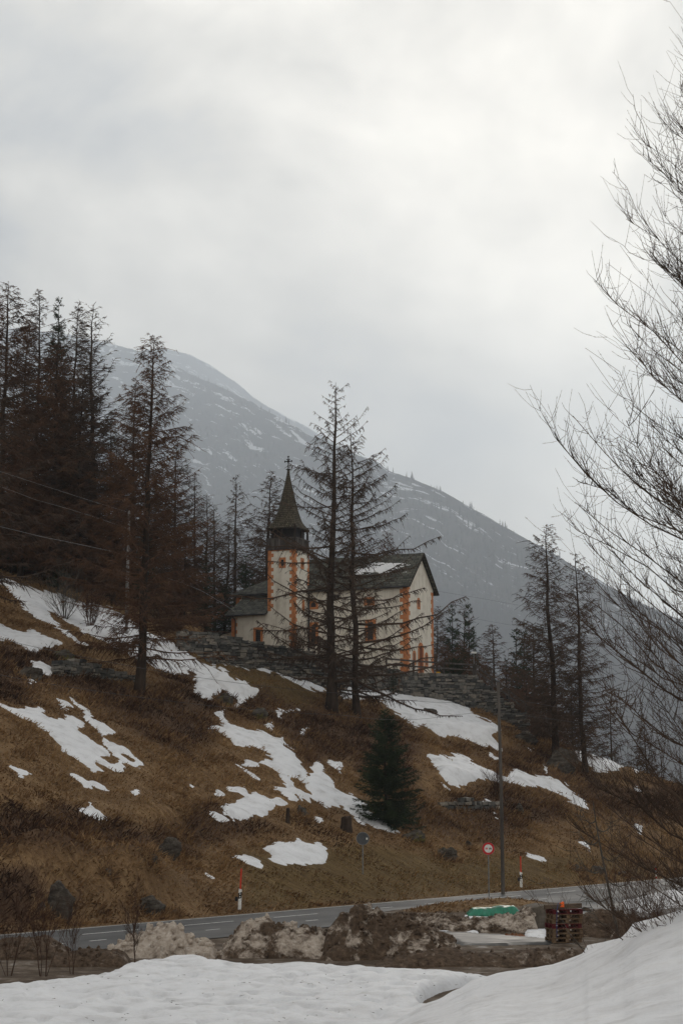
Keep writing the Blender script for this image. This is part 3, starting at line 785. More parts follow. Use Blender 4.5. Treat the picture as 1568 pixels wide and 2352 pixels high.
def larch(name, seed, H, r0, clear, spread, nbr, tw=.22, ter=3.0, hang=.5, low=-.25, top=.5, up=.30, pw=.8, bias=(0, 0), lean=(0, 0),
          twl=.75, terl=.22, tr=.010, tmat=None, K3=2, sides=3, dead=0, lowcut=0.0, secK=3, Lj=(.55, 1.1), curl=0.0, trunk_sides=9, cones=0.0, thick=1.0, limbs=()):
    rng = np.random.default_rng(seed)
    zt = np.linspace(-.8, H, 16)
    xt = lean[0] * zt / H + np.cumsum(rng.normal(0, .065, 16)); yt = lean[1] * zt / H + np.cumsum(rng.normal(0, .035, 16))
    xt -= xt[1]; yt -= yt[1]
    rt = r0 * np.clip(1 - zt / H, 0, 1) ** .85 + .012; rt[0] *= 1.5; rt[1] *= 1.18
    root = empty(name, (0, 0, 0))
    m = MB(); m.tube(np.stack([xt, yt, zt], -1), rt, trunk_sides)
    m.build('trunk', M_bark, root, smooth=True)
    rel = np.sort(np.clip((np.arange(nbr) + rng.uniform(-1, 1, nbr) * .8) / nbr, 0, .995))
    hb = clear + (H - clear) * rel
    prof = np.clip(1 - rel, 0, 1) ** pw
    if lowcut: prof = prof * (1 - lowcut * sstep(.22, 0, rel))
    az = np.arange(nbr) * 2.39996 + rng.normal(0, .45, nbr)
    L = (spread * prof + .25) * rng.uniform(*Lj, nbr) * (1 + bias[0] * np.cos(az - bias[1])) * np.where(rng.uniform(0, 1, nbr) < .14, rng.uniform(.3, .6, nbr), 1.0)
    a = low + (top - low) * rel ** .8 + rng.normal(0, .09, nbr)
    c = up * (1 - .5 * rel) + rng.normal(0, .06, nbr)
    if limbs:
        lb = np.array(limbs, float)
        hb = np.concatenate([hb, lb[:, 0]]); az = np.concatenate([az, lb[:, 1]]); L = np.concatenate([L, lb[:, 2]])
        a = np.concatenate([a, lb[:, 3]]); c = np.concatenate([c, lb[:, 4]]); rel = np.concatenate([rel, np.clip((lb[:, 0] - clear) / (H - clear), 0, 1)]); nbr = len(hb)
    P = branch_pts(rng, hb, L, az, a, c, 8, (zt, xt, yt))
    rb = (.0085 * L + .012) * (1 - .3 * rel) * thick
    m = MB()
    RR = rb[:, None] * np.linspace(1, .28, 8)[None] ** 1.1
    mtube(m, P, RR, 4 if sides == 3 else sides)
    # secondaries
    vig = rng.uniform(.45, 1.45, nbr); cnt = np.maximum(3, (L / tw) * rng.uniform(.5, 1.4, nbr)).astype(int)
    i = np.repeat(np.arange(nbr), cnt); n2 = len(i)
    t = rng.uniform(.10, 1.0, n2) ** .85
    p0, d = sample_poly(P, i, t)
    sgn = rng.choice([-1, 1], n2)
    sidev = _nrm(np.cross(d, np.array([[0, 0, 1.]]))) * sgn[:, None]
    l2 = twl * rng.uniform(.35, 1.15, n2) * (1.15 - .65 * t) * np.minimum(1, .35 + L[i] / 3.2) * vig[i]
    l2 = l2 * np.where(rng.uniform(0, 1, n2) < .10, rng.uniform(1.6, 2.6, n2), 1.0)
    hg = hang * rng.uniform(.0, 1.4, n2)
    d2 = _nrm(d * rng.uniform(.35, 1.0, n2)[:, None] + sidev * rng.uniform(.25, 1.0, n2)[:, None] + np.array([[0, 0, -1.]]) * hg[:, None])
    tt = np.linspace(0, 1, secK)[None, :, None]
    P2 = p0[:, None] + d2[:, None] * l2[:, None, None] * tt + np.array([0, 0, 1.]) * (curl - .42 * hang) * l2[:, None, None] * tt ** 2
    P2 = P2 + rng.normal(0, .05, P2.shape) * l2[:, None, None] * tt
    R2 = (tr * (.7 + .7 * rng.uniform(0, 1, n2)))[:, None] * np.linspace(1.2, .55, secK)[None]
    mtube(m, P2, R2, 3)
    # tertiaries
    n3 = rng.poisson(ter * np.clip(l2 / twl, .3, 1.6))
    j = np.repeat(np.arange(n2), n3); N3 = len(j)
    t3 = rng.uniform(.15, 1.0, N3)
    q0, dd = sample_poly(P2, j, t3)
    v = rng.normal(0, 1, (N3, 3)); v[:, 2] -= hang * 1.3; v = _nrm(v)
    d3 = _nrm(dd * .8 + v * .95)
    l3 = terl * rng.uniform(.4, 1.4, N3)
    if K3 == 2:
        spikes(m, q0, q0 + d3 * l3[:, None], tr * .9)
    else:
        t4 = np.linspace(0, 1, K3)[None, :, None]
        P3 = q0[:, None] + d3[:, None] * l3[:, None, None] * t4 + np.array([0, 0, 1.]) * curl * l3[:, None, None] * t4 ** 2
        P3 = P3 + rng.normal(0, .03, P3.shape) * l3[:, None, None] * t4
        mtube(m, P3, np.full((N3, 1), tr * .62) * np.linspace(1.1, .6, K3)[None], 3)
        # short spur shoots along the twigs
        nk = rng.poisson(l3 / .05); jj = np.repeat(np.arange(N3), nk)
        k0, kd = sample_poly(P3, jj, rng.uniform(0, 1, len(jj)))
        vv = _nrm(rng.normal(0, 1, (len(jj), 3)))
        spikes(m, k0, k0 + vv * .016, .0075)
    if cones > 0:
        nc = int(cones * n2); jc = rng.integers(0, n2, nc)
        k0, kd = sample_poly(P2, jc, rng.uniform(.2, 1, nc))
        spikes(m, k0, k0 + np.array([[0, 0, .09]]) + rng.normal(0, .02, (nc, 3)), .045)
    m.build('crown', tmat or M_branch, root)
    return root

def spruce(name, seed, H, r0, clear, spread, nbr, pw=.85, dens=.11, nl=.34, nr=.030, droop=-.35, col=None):
    rng = np.random.default_rng(seed)
    zt = np.linspace(-.6, H, 12); xt = np.cumsum(rng.normal(0, .02, 12)); yt = np.cumsum(rng.normal(0, .02, 12))
    root = empty(name, (0, 0, 0))
    m = MB(); m.tube(np.stack([xt, yt, zt], -1), r0 * np.clip(1 - zt / H, 0, 1) + .012, 8)
    m.build('trunk', M_bark, root, smooth=True)
    rel = np.sort(rng.uniform(0, .995, nbr)); hb = clear + (H - clear) * rel
    az = rng.uniform(0, 2 * math.pi, nbr)
    L = (spread * (1 - rel) ** pw + .12) * rng.uniform(.65, 1.12, nbr)
    a = droop + (.55 - droop) * rel ** 1.2 + rng.normal(0, .08, nbr); c = .28 * np.ones(nbr)
    P = branch_pts(rng, hb, L, az, a, c, 6, (zt, xt, yt), .04)
    m = MB(); mtube(m, P, (.006 * L + .008)[:, None] * np.linspace(1, .3, 6)[None], 3)
    cnt = np.maximum(4, (L / dens)).astype(int); i = np.repeat(np.arange(nbr), cnt); n = len(i)
    t = rng.uniform(.08, 1, n); p0, d = sample_poly(P, i, t)
    sidev = _nrm(np.cross(d, np.array([[0, 0, 1.]]))) * rng.choice([-1, 1], n)[:, None]
    d2 = _nrm(d * rng.uniform(.4, 1.1, n)[:, None] + sidev * rng.uniform(.1, .9, n)[:, None] + np.array([[0, 0, -1.]]) * rng.uniform(-.1, .8, n)[:, None])
    l2 = nl * rng.uniform(.5, 1.4, n) * (1.2 - .5 * t) * np.minimum(1, .4 + L[i] / 2)
    p1 = p0 + d2 * l2[:, None]
    spikes(m, p0, p1, nr * .8)
    # needle sprays along each shoot
    k = 6; j = np.repeat(np.arange(n), k); tt = rng.uniform(.05, 1, n * k)[:, None]
    q0 = p0[j] + (p1 - p0)[j] * tt; v = _nrm(rng.normal(0, 1, (n * k, 3)) + d2[j] * .9)
    spikes(m, q0, q0 + v * (l2[j] * .38)[:, None], nr * .55)
    m.build('crown', col or M_needle, root)
    return root

def shrub(name, seed, n0, Hs, mat, fan=.5, lv=3, r0=.02, kids=6, parent=None):
    """many bare stems from one root, each branching twice"""
    rng = np.random.default_rng(seed); K = 5
    m = MB()
    az = rng.uniform(0, 2 * math.pi, n0); tilt = np.abs(rng.normal(0, fan, n0))
    d = np.stack([np.sin(tilt) * np.cos(az), np.sin(tilt) * np.sin(az), np.cos(tilt)], -1)
    L = Hs * rng.uniform(.55, 1.0, n0)
    p0 = np.stack([.12 * Hs * .3 * np.cos(az), .12 * Hs * .3 * np.sin(az), 0 * az - .1], -1)
    rr = r0 * rng.uniform(.6, 1.2, n0)
    for lev in range(lv):
        t = np.linspace(0, 1, K)[None, :, None]
        P = p0[:, None] + d[:, None] * L[:, None, None] * t + np.array([0, 0, 1.]) * .12 * L[:, None, None] * t ** 2
        P = P + rng.normal(0, .035, P.shape) * L[:, None, None] * t
        mtube(m, P, rr[:, None] * np.linspace(1, .35, K)[None], 3 if lev else 5)
        if lev == lv - 1: break
        i = np.repeat(np.arange(len(p0)), kids); tt = rng.uniform(.25, 1, len(i))
        p0n, dd = sample_poly(P, i, tt)
        v = rng.normal(0, 1, (len(i), 3)); v[:, 2] = np.abs(v[:, 2]) * .7
        d = _nrm(dd + _nrm(v) * .75); L = L[i] * rng.uniform(.25, .55, len(i)); rr = rr[i] * .5; p0 = p0n
    return m.build(name, mat, parent)

def put(root, p, rz=0, sc=1.0, label=None, cat='tree', group=None):
    root.location = tuple(p); root.rotation_euler = (0, 0, rz); root.scale = (sc,) * 3
    return tag(root, label, cat, group)
def height_to(p, u, v):   # metres from p up to the line of sight through (u, v)
    d = ray(u, v); return d[2] / d[1] * p[1] - p[2]
def on(u, Y):
    d = ray(u, 1500); x = d[0] / d[1] * Y
    return np.array([x, Y, float(Hgt(x, Y))])

# ---- the trees standing on the slope
p = ground(322, 1592, 60); H = height_to(p, 338, 772)
T = larch('larch_tree', 11, H, .33, 2.6, 6.6, 270, tw=.085, ter=4.2, twl=.85, terl=.28, hang=.55, low=-.15, top=.5, up=.2, pw=.74, tr=.019, tmat=M_twig_red, lean=(.5, 0), lowcut=.1, cones=.25)
put(T, p, 0, 1, 'tall dense brown larch on the slope beside the dry stone terrace wall')
p = ground(762, 1632, 60); H = height_to(p, 771, 878)
T = larch('larch_tree', 23, H, .40, 1.8, 7.8, 125, tw=.095, ter=3.4, hang=.85, low=-.12, top=.55, up=.30, pw=.68, tr=.021, bias=(.05, 0), lean=(.35, 0), Lj=(.4, 1.1), lowcut=.15, thick=1.35, twl=.62, terl=.2,
          limbs=[(9.9, 3.2, 8.4, -.26, .16), (13.2, 3.0, 7.0, -.14, .2), (12.0, 3.5, 6.0, -.2, .2), (16.5, 3.1, 4.8, -.2, .3), (19.2, 3.2, 3.6, -.1, .3), (18.0, .1, 4.2, -.05, .35), (7.0, 3.3, 6.5, -.3, .22), (4.5, 3.0, 5.5, -.2, .15), (14.5, .2, 4.6, -.1, .35), (10.8, .15, 6.0, -.15, .3)])
put(T, p, 0, 1, 'big bare larch with a thick trunk in front of the church, tallest of that pair')
p = ground(818, 1645, 60); H = height_to(p, 806, 990)
T = larch('larch_tree', 37, H, .28, 1.6, 8.2, 105, tw=.095, ter=3.4, hang=.85, low=-.12, top=.45, up=.32, pw=.62, tr=.021, bias=(.15, .1), lean=(-.3, 0), Lj=(.4, 1.1), lowcut=.15, thick=1.35, twl=.62, terl=.2,
          limbs=[(13.2, .05, 6.9, -.12, .32), (15.2, .1, 4.8, -.1, .42), (7.4, -.05, 9.0, -.10, .34), (5.6, .15, 7.0, -.22, .3), (4.1, .0, 7.6, -.12, .26), (2.9, -.1, 8.4, -.62, .26), (9.5, .1, 5.8, -.2, .36), (11.4, -.1, 5.6, -.15, .36), (17.3, .1, 3.8, -.05, .45), (2.0, .2, 5.0, -.35, .2), (5.0, 3.2, 6.0, -.2, .15), (8.8, -.3, 5.5, -.2, .3)])
put(T, p, 0, 1, 'thinner bare larch in front of the nave, just right of the thick trunk')
p = ground(1276, 1742, 60); H = height_to(p, 1262, 1205)
T = larch('larch_tree', 41, H, .30, 2.0, 5.0, 190, tw=.084, ter=3.4, hang=.55, low=-.25, top=.45, up=.30, pw=.68, tr=.019, lean=(-.35, 0))
put(T, p, 0, 1, 'slim bare larch growing beside the big dark boulder')
p = ground(1343, 1775, 60); H = height_to(p, 1330, 1270)
T = larch('larch_tree', 43, H, .24, 1.6, 5.0, 150, tw=.095, ter=3.0, hang=.6, low=-.3, top=.45, up=.30, pw=.7, tr=.018, lean=(-.3, 0), lowcut=.2)
put(T, p, 0, 1, 'thin bare larch standing by the snow patch right of the dark boulder')
p = ground(886, 1893, 60); H = height_to(p, 880, 1632)
T = spruce('spruce_tree', 51, H, .12, .2, 2.5, 300, pw=.8, dens=.06, nl=.36, nr=.030)
put(T, p, 0, 1, 'small dark green spruce on the slope below the twin larches')
p = ground(902, 1600, 60)
T = spruce('spruce_tree', 52, 2.3, .05, .1, .75, 70, dens=.06, nl=.2, nr=.02)
put(T, p, 0, 1, 'tiny spruce sapling half buried in twigs at the edge of the snow')

# ---- forest kinds: a few crowns, copied
kinds = [larch('larch_tree', 101, 22, .24, 2.5, 5.6, 230, tw=.095, ter=3.2, hang=.4, low=-.2, top=.5, up=.25, pw=.85, tr=.021, tmat=M_branch, twl=.9, terl=.28),
         larch('larch_tree', 102, 22, .26, 2.0, 6.2, 270, tw=.089, ter=3.4, hang=.5, low=-.25, top=.5, up=.25, pw=.80, tr=.021, tmat=M_twig_red, twl=1.0, terl=.3),
         larch('larch_tree', 103, 20, .22, 3.5, 3.9, 150, tw=.10, ter=2.8, hang=.3, low=-.15, top=.7, up=.4, pw=.75, tr=.019),
         larch('larch_tree', 104, 21, .24, 2.0, 5.2, 150, tw=.10, ter=3.0, hang=.6, low=-.4, top=.35, up=.35, pw=.8, tr=.020)]
spk = [spruce('spruce_tree', 111, 20, .22, 1.2, 3.0, 300, dens=.10, nl=.5, nr=.045, droop=-.45),
       spruce('spruce_tree', 112, 20, .22, 3.0, 2.6, 210, dens=.11, nl=.5, nr=.042, droop=-.35, pw=.7)]
base_h = [22, 22, 20, 21]
used_k, used_s = set(), set()
rng_t = random.Random(9)
def forest_tree(kind, u, vtop, Y, label, group, ps=1.0):
    isS = kind >= 10
    src = spk[kind - 10] if isS else kinds[kind]; hh_ = 20 if isS else base_h[kind]
    us_ = used_s if isS else used_k; kk = kind
    if kk in us_: o = copy_tree(src)
    else: o = src; us_.add(kk)
    if group == GL and u > -30:
        ve = np.interp(u, [0, 100, 200, 300, 370, 430, 500], [1322, 1352, 1382, 1420, 1470, 1485, 1478])
        Y = max(Y, ground(u, ve, 80)[1] + rng_t.uniform(1.0, 5.0))
    p = on(u, Y); h = height_to(p, u, vtop); s = h / hh_
    o.location = tuple(p); o.rotation_euler = (0, 0, rng_t.uniform(0, 6.28)); o.scale = (s * ps, s * ps, s)
    for k in ('label', 'group'):
        if k in o: del o[k]
    tag(o, label, 'tree', group)
GL = 'larches of the dark wood left of the church'
for kind, u, vt, Y, lab, ps in [
    (3, -75, 600, 128, 'large brown larch cut by the left frame edge, branches reaching over the snow', 1.25),
    (1, -8, 650, 150, 'dark larch at the left edge of the wood, top against the cloud', 1.1),
    (0, 62, 664, 165, 'tall thin larch left of the dark spruce top in the wood', .95),
    (10, 116, 684, 168, 'black spruce top standing out of the bare larches at upper left', .85),
    (0, 164, 694, 160, 'tall larch just right of the black spruce top', .9),
    (2, 211, 706, 156, 'narrow larch with a spiky top, last tall one before the mountain', 1.2),
    (1, 112, 792, 146, 'reddish larch in front of the black spruce', 1.1),
    (2, 36, 735, 172, 'thin larch stem second in from the left edge', 1.0),
    (1, 42, 905, 140, 'brown larch low at the left with a broad crown', 1.2),
    (0, 182, 850, 150, 'brown larch filling the gap under the spiky narrow larch', 1.2),
    (3, 245, 945, 148, 'drooping larch between the narrow spiky larch and the big one', 1.0),
    (0, 303, 872, 140, 'slim larch close behind the left side of the big slope larch', 1.0),
    (1, 150, 960, 144, 'dense brown larch in the middle of the left wood', 1.3),
    (1, 258, 1030, 141, 'dense larch behind the pale wire pole', 1.2),
    (0, 402, 1010, 152, 'larch behind the right side of the big slope larch', 1.0),
    (3, 446, 1085, 158, 'larch with sagging limbs right of the big slope larch', 1.0),
    (2, 471, 1138, 168, 'thin larch at the right end of the left wood', 1.2),
    (2, 492, 1160, 176, 'thin pale larch next to the last of the left wood', 1.2),
    (1, 350, 1130, 156, 'low brown larch deep in the wood behind the big slope larch', 1.3),
    (1, 425, 1220, 150, 'low reddish larch at the foot of the wood near the stone wall', 1.4),
    (1, 95, 1080, 138, 'low brown larch above the upper snow band', 1.4),
    (11, 200, 1040, 158, 'dark spruce hidden among the larches of the left wood', 1.1),
    (10, 20, 1000, 150, 'dark spruce at the far left among brown larches', 1.1),
    (11, 470, 1270, 156, 'dark small spruce left of the sacristy', 1.2),
    (11, 328, 1190, 150, 'dark spruce behind the trunk of the big slope larch', 1.2),
    (10, 130, 1170, 150, 'dark spruce low in the wood above the snow band', 1.2),
    (10, 400, 1250, 158, 'dark spruce low behind the end of the stone wall', 1.2)]:
    forest_tree(kind, u, vt, Y, lab, GL, ps)
GC = 'trees behind the church'
for kind, u, vt, Y, lab, ps in [
    (3, 538, 1090, 182, 'bare larch with layered limbs left of the church spire', 1.0),
    (0, 624, 1083, 188, 'bare larch right behind the left side of the spire', 1.05),
    (3, 606, 1165, 184, 'lower bare larch between the layered larch and the spire', 1.1),
    (2, 514, 1205, 178, 'small bare larch above the sacristy roof', 1.3),
    (11, 563, 1275, 172, 'dark spruce above the left roof slope of the sacristy', 1.5),
    (11, 516, 1330, 168, 'squat dark spruce beside the sacristy corner', 1.8),
    (1, 891, 1222, 186, 'reddish tree top rising over the nave ridge', .7)]:
    forest_tree(kind, u, vt, Y, lab, GC, ps)
GR = 'trees in the hollow right of the church'
for kind, u, vt, Y, lab, ps in [
    (0, 1008, 1392, 196, 'larch nearest the gable in the hollow', 1.0),
    (10, 1036, 1388, 200, 'dark spruce second from the gable', 1.0),
    (2, 1056, 1388, 204, 'thin larch between the two dark spruces', 1.0),
    (10, 1077, 1388, 198, 'dark pointed spruce in the hollow, tallest of its row', .8),
    (0, 1127, 1434, 190, 'brown larch in the hollow left of the slim slope larch', 1.1),
    (10, 1187, 1445, 200, 'dark spruce left behind the slim slope larch', 1.0),
    (10, 1206, 1450, 204, 'dark spruce close behind the slim slope larch', 1.0),
    (0, 1222, 1438, 196, 'brown larch directly behind the slim slope larch', 1.1),
    (1, 1100, 1500, 184, 'low brown larch above the stone corner of the terrace', 1.2),
    (1, 1160, 1520, 180, 'low brown larch behind the sloping fence', 1.2),
    (1, 1020, 1480, 190, 'brown larch low beside the gable', 1.2),
    (1, 1060, 1470, 186, 'brown larch low beneath the pointed spruce', 1.2),
    (1, 1255, 1540, 176, 'low brown larch behind the dark boulder', 1.2),
    (1, 1205, 1560, 174, 'low bushy larch at the end of the sloping fence', 1.2),
    (0, 1310, 1560, 182, 'low larch between the slim and the thin slope larches', 1.1),
    (3, 1395, 1600, 186, 'low larch behind the right snow patch', 1.0),
    (0, 1470, 1640, 184, 'low larch on the crest at the right', 1.0)]:
    forest_tree(kind, u, vt, Y, lab, GR, ps)

# ---- the near larch whose crown fills the right edge
p = on(1862, 30.0); H = 21.0
T = larch('larch_tree', 207, H, .30, 1.8, 5.9, 390, tw=.085, ter=2.9, hang=-.06, low=-.12, top=.85, up=.40, pw=.78, lowcut=.3, twl=1.0, terl=.5, tr=.0058, K3=4, sides=6, secK=5,
          curl=.42, Lj=(.6, 1.0), trunk_sides=14, thick=.55)
put(T, p, 1.1, 1, 'near bare larch at the right edge, its fine twigs spread against the sky')
# ------------------------------------------------------------------ church
ph = R(24)
P0 = np.array([6.05, 157.0, 9.6])
CHX = np.array([math.cos(ph), -math.sin(ph), 0]); CHY = np.array([math.sin(ph), math.cos(ph), 0])
church = empty('church', P0, -ph, 'small white plastered church with orange corner stones and a slate pointed bell tower', 'church')
def m_plaster():
    t = NT('white_plaster'); c = t.coord('Object')
    f = t.noise(c, 1.1, 8, .6); st_ = t.noise(t.vmul(c, (1.6, 1.6, .16)), 1.3, 6, .65)
    col = t.ramp(f, [(.25, (.58, .54, .46)), (.5, (.73, .69, .61)), (.8, (.79, .76, .68))])
    col = t.mix(.6, col, t.ramp(st_, [(.32, (.62, .59, .54)), (.5, (1, 1, 1))]), 'MULTIPLY')
    t.bump(t.noise(c, 9, 5), .3, .02)
    return t.fin(col, .95, .15)
M_plaster = m_plaster()
M_orange = nmat('orange_paint', [(.25, (.36, .14, .058)), (.5, (.50, .20, .085)), (.8, (.60, .28, .13))], 3, .9, 6, .2, .01)
def m_slate():
    t = NT('slate_roof'); c = t.attr('ruv', 'Vector')
    w = t.vmul(c, (1, 1, 1))
    br = t.n('ShaderNodeTexBrick'); t.l(w, br.inputs['Vector'])
    br.inputs['Scale'].default_value = 1.0; br.inputs['Brick Width'].default_value = .62; br.inputs['Row Height'].default_value = .36
    br.inputs['Mortar Size'].default_value = .035; br.inputs['Mortar Smooth'].default_value = .4
    br.inputs['Color1'].default_value = (.050, .050, .044, 1); br.inputs['Color2'].default_value = (.135, .132, .112, 1); br.inputs['Mortar'].default_value = (.010, .010, .010, 1)
    f = t.noise(t.coord('Object'), 2.2, 7, .65)
    col = t.mix(.65, br.outputs['Color'], t.ramp(f, [(.3, (.35, .34, .29)), (.6, (.9, .9, .8)), (.8, (1.2, 1.15, .85))]), 'MULTIPLY')
    t.bump(t.math('ADD', t.math('MULTIPLY', br.outputs['Fac'], -1.0), f), .8, .06)
    return t.fin(col, .75, .3)
M_slate = m_slate()
M_glass = nmat('dark_glass', [(.4, (.012, .013, .016)), (.7, (.035, .037, .043))], 4, .15, 3, spec=.6)
M_lead = nmat('window_lead', [(.4, (.05, .05, .055)), (.7, (.10, .10, .11))], 8, .6)
M_gutter = nmat('dark_metal', [(.4, (.016, .016, .018)), (.7, (.035, .035, .038))], 6, .5, 4, spec=.4)
def m_oldwood():
    t = NT('grey_weathered_wood'); c = t.coord('Object', (1, 1, .15)); f = t.noise(c, 5, 6, .6)
    col = t.ramp(f, [(.3, (.045, .040, .036)), (.55, (.10, .09, .083)), (.8, (.18, .168, .158))])
    g = t.n('ShaderNodeNewGeometry').outputs['Random Per Island']
    col = t.mix(1.0, col, t.ramp(g, [(0, (.45, .42, .40)), (1, (1.1, 1.08, 1.06))]), 'MULTIPLY'); t.bump(f, .4, .02)
    return t.fin(col, .95, .2)
M_oldwood = m_oldwood()
M_darkwood = nmat('dark_wood', [(.3, (.018, .013, .011)), (.7, (.055, .042, .035))], 5, .95, 5, .3, .02, (1, 1, .2))
M_iron = nmat('iron', [(.4, (.010, .009, .009)), (.7, (.028, .022, .02))], 9, .6)

def Zd(zx, zy):   # crop coordinates of the church close-up -> picture coordinates
    return (850 + zx / 1.568) * .57415, (1750 + zy / 1.568) * .57415
def wp(zx, zy, plane, c):
    """hit of a sight line with a local church plane -> local (x, y, z)"""
    u, v = Zd(zx, zy); d = ray(u, v)
    dl = np.array([d @ CHX, d @ CHY, d[2]]); o = np.array([-P0 @ CHX, -P0 @ CHY, -P0[2]])
    k = (c - o['xyz'.index(plane)]) / dl['xyz'.index(plane)]
    return o + dl * k
NW = 6.7; NL = 13.2
TF = -2.97                                    # tower front plane
zE = wp(1220, 918, 'y', -.30)[2]              # eave
zR = wp(1292, 732, 'y', NW / 2)[2]            # ridge
TXr = wp(515, 900, 'y', TF)[0]; TXl = wp(348, 900, 'y', TF)[0]
zT = wp(470, 690, 'y', TF)[2]
SXl = wp(120, 1200, 'y', TF)[0]
zS = wp(250, 1112, 'y', TF - .3)[2]
zC = wp(250, 995, 'y', .5)[2]
TW = TXr - TXl; TD = TW
def Bx(m, x0, x1, y0, y1, z0, z1, k=0): m.box(((x0 + x1) / 2, (y0 + y1) / 2, (z0 + z1) / 2), (x1 - x0, y1 - y0, z1 - z0), k)
# nave
m = MB()
prof = [(0, -1.2), (NW, -1.2), (NW, zE + .12), (NW / 2, zR - .16), (0, zE + .12)]
m.prism(prof, lambda a, b, d: (d, a, b), -NL, 0)
m.build('nave_wall', M_plaster, church)
def roof_slab(name, quad, th, mat=M_slate, ov=None, parent=church):
    """thick slab on a quad (eave-left, eave-right, ridge-right, ridge-left), finely gridded, courses lapping"""
    q = [np.array(k, float) for k in quad]
    w_ = np.linalg.norm(q[1] - q[0]); h_ = np.linalg.norm((q[2] + q[3]) / 2 - (q[0] + q[1]) / 2)
    nu, nv = max(2, int(w_ / .3)), max(2, int(h_ / .18))
    uu, vv = np.meshgrid(np.linspace(0, 1, nu + 1), np.linspace(0, 1, nv + 1))
    Pp = ((q[0][None, None] * (1 - uu[..., None]) + q[1][None, None] * uu[..., None]) * (1 - vv[..., None])
          + (q[3][None, None] * (1 - uu[..., None]) + q[2][None, None] * uu[..., None]) * vv[..., None])
    nrm_ = _nrm(np.cross(q[1] - q[0], q[3] - q[0])[None])[0]
    if nrm_[2] < 0: nrm_ = -nrm_
    rg = np.random.default_rng(int(w_ * 97))
    dz = rg.uniform(-.02, .035, uu.shape) + .03 * (np.arange(nv + 1) % 2)[:, None]
    T_ = Pp + nrm_ * (th + dz)[..., None]
    m = MB(); gridmesh(m, T_[..., 0], T_[..., 1], T_[..., 2]); gridmesh(m, Pp[..., 0], Pp[..., 1], Pp[..., 2])
    n = (nu + 1) * (nv + 1); idx = np.arange(n).reshape(uu.shape)
    edge = np.concatenate([idx[0, :], idx[1:, -1], idx[-1, ::-1][1:], idx[::-1, 0][1:]])
    ef = np.stack([edge[:-1], edge[1:], edge[1:] + n, edge[:-1] + n], -1)
    m.f.append((ef, 0))
    ruv = np.stack([uu * w_, vv * h_, uu * 0], -1).reshape(-1, 3)
    return m.build(name, mat, parent, attrs={'ruv': np.concatenate([ruv, ruv])})
oe = .38; sl = (zR - zE) / (NW / 2)
roof = roof_slab('nave_roof', [(-NL - .3, -oe, zE - sl * oe + .1), (.42, -oe, zE - sl * oe + .1), (.42, NW / 2, zR), (-NL - .3, NW / 2, zR)], .12)
roof_slab('nave_roof', [(.42, NW + oe, zE - sl * oe + .1), (-NL - .3, NW + oe, zE - sl * oe + .1), (-NL - .3, NW / 2, zR), (.42, NW / 2, zR)], .12)
m = MB(); m.tube([(-10.1, -oe - .06, zE - sl * oe + .12), (.40, -oe - .06, zE - sl * oe + .12)], .085, 8); m.tube([(.47, NW + oe + .05, zE - sl * oe + .1), (-3, NW + oe + .05, zE - sl * oe + .1)], .085, 8)
m.build('gutter', M_gutter, church)
for (a, b) in ((-oe, zE - sl * oe), (NW + oe, zE - sl * oe)):
    m = MB(); y0, y1 = sorted((a, NW / 2)); 
    m.prism([(a, b + .06), (NW / 2, zR - .04), (NW / 2, zR + .10), (a, b + .2)], lambda p_, q_, d: (d, p_, q_), .43, .47)
    m.build('bargeboard', M_darkwood, church)
m = MB(); dx = wp(600, 1200, 'y', 0)[0] + .13
m.tube([(dx, -.12, -.6), (dx, -.12, zE - sl * oe + .05)], .075, 8); m.build('downpipe', M_gutter, church)
# tower
m = MB(); Bx(m, TXl, TXr, TF, TF + TD + .4, -1.2, zT); m.build('tower_wall', M_plaster, church)
# sacristy: front wall flush with the tower, lean-to roof
m = MB(); SD1 = .3
m.prism([(TF + .02, -1.2), (SD1, -1.2), (SD1, zC - .2), (TF + .02, zS + .05)], lambda a, b, d: (d, a, b), SXl, TXl)
m.build('sacristy_wall', M_plaster, church)
roof_slab('sacristy_roof', [(SXl - .55, TF - .42, zS - .05), (TXl - .004, TF - .42, zS - .05), (TXl - .004, SD1, zC - .25), (SXl - .35, SD1, zC - .25)], .12)
m = MB(); m.tube([(SXl - .5, TF - .5, zS - .02), (TXl - .05, TF - .5, zS - .02)], .08, 8); m.build('gutter', M_gutter, church)
m = MB(); m.tube([(SXl + .32, TF - .42, zS - .1), (SXl + .46, TF - .10, zS - .45), (SXl + .50, TF - .08, -.6)], .06, 8); m.build('downpipe', M_gutter, church)
# choir with hipped roof behind
CXl = wp(150, 1040, 'y', .3)[0]; zCr = wp(340, 888, 'y', NW / 2)[2]
m = MB(); Bx(m, CXl, -NL, .31, NW - .3, -1.2, zC); m.build('choir_wall', M_plaster, church)
e = .42; xr = CXl + 2.6
roof_slab('choir_roof', [(CXl - e, .3 - e, zC), (-NL + .02, .3 - e, zC), (-NL + .02, NW / 2, zCr), (xr, NW / 2, zCr)], .12)
roof_slab('choir_roof', [(-NL + .02, NW - .3 + e, zC), (CXl - e, NW - .3 + e, zC), (xr, NW / 2, zCr), (-NL + .02, NW / 2, zCr)], .12)
roof_slab('choir_roof', [(CXl - e, NW - .3 + e, zC), (CXl - e, .3 - e, zC), (xr + .02, NW / 2 - .02, zCr), (xr + .02, NW / 2 + .02, zCr)], .12)
m = MB(); m.tube([(CXl - e, .3 - e - .06, zC), (TXl, .3 - e - .06, zC)], .07, 8); m.build('gutter', M_gutter, church)
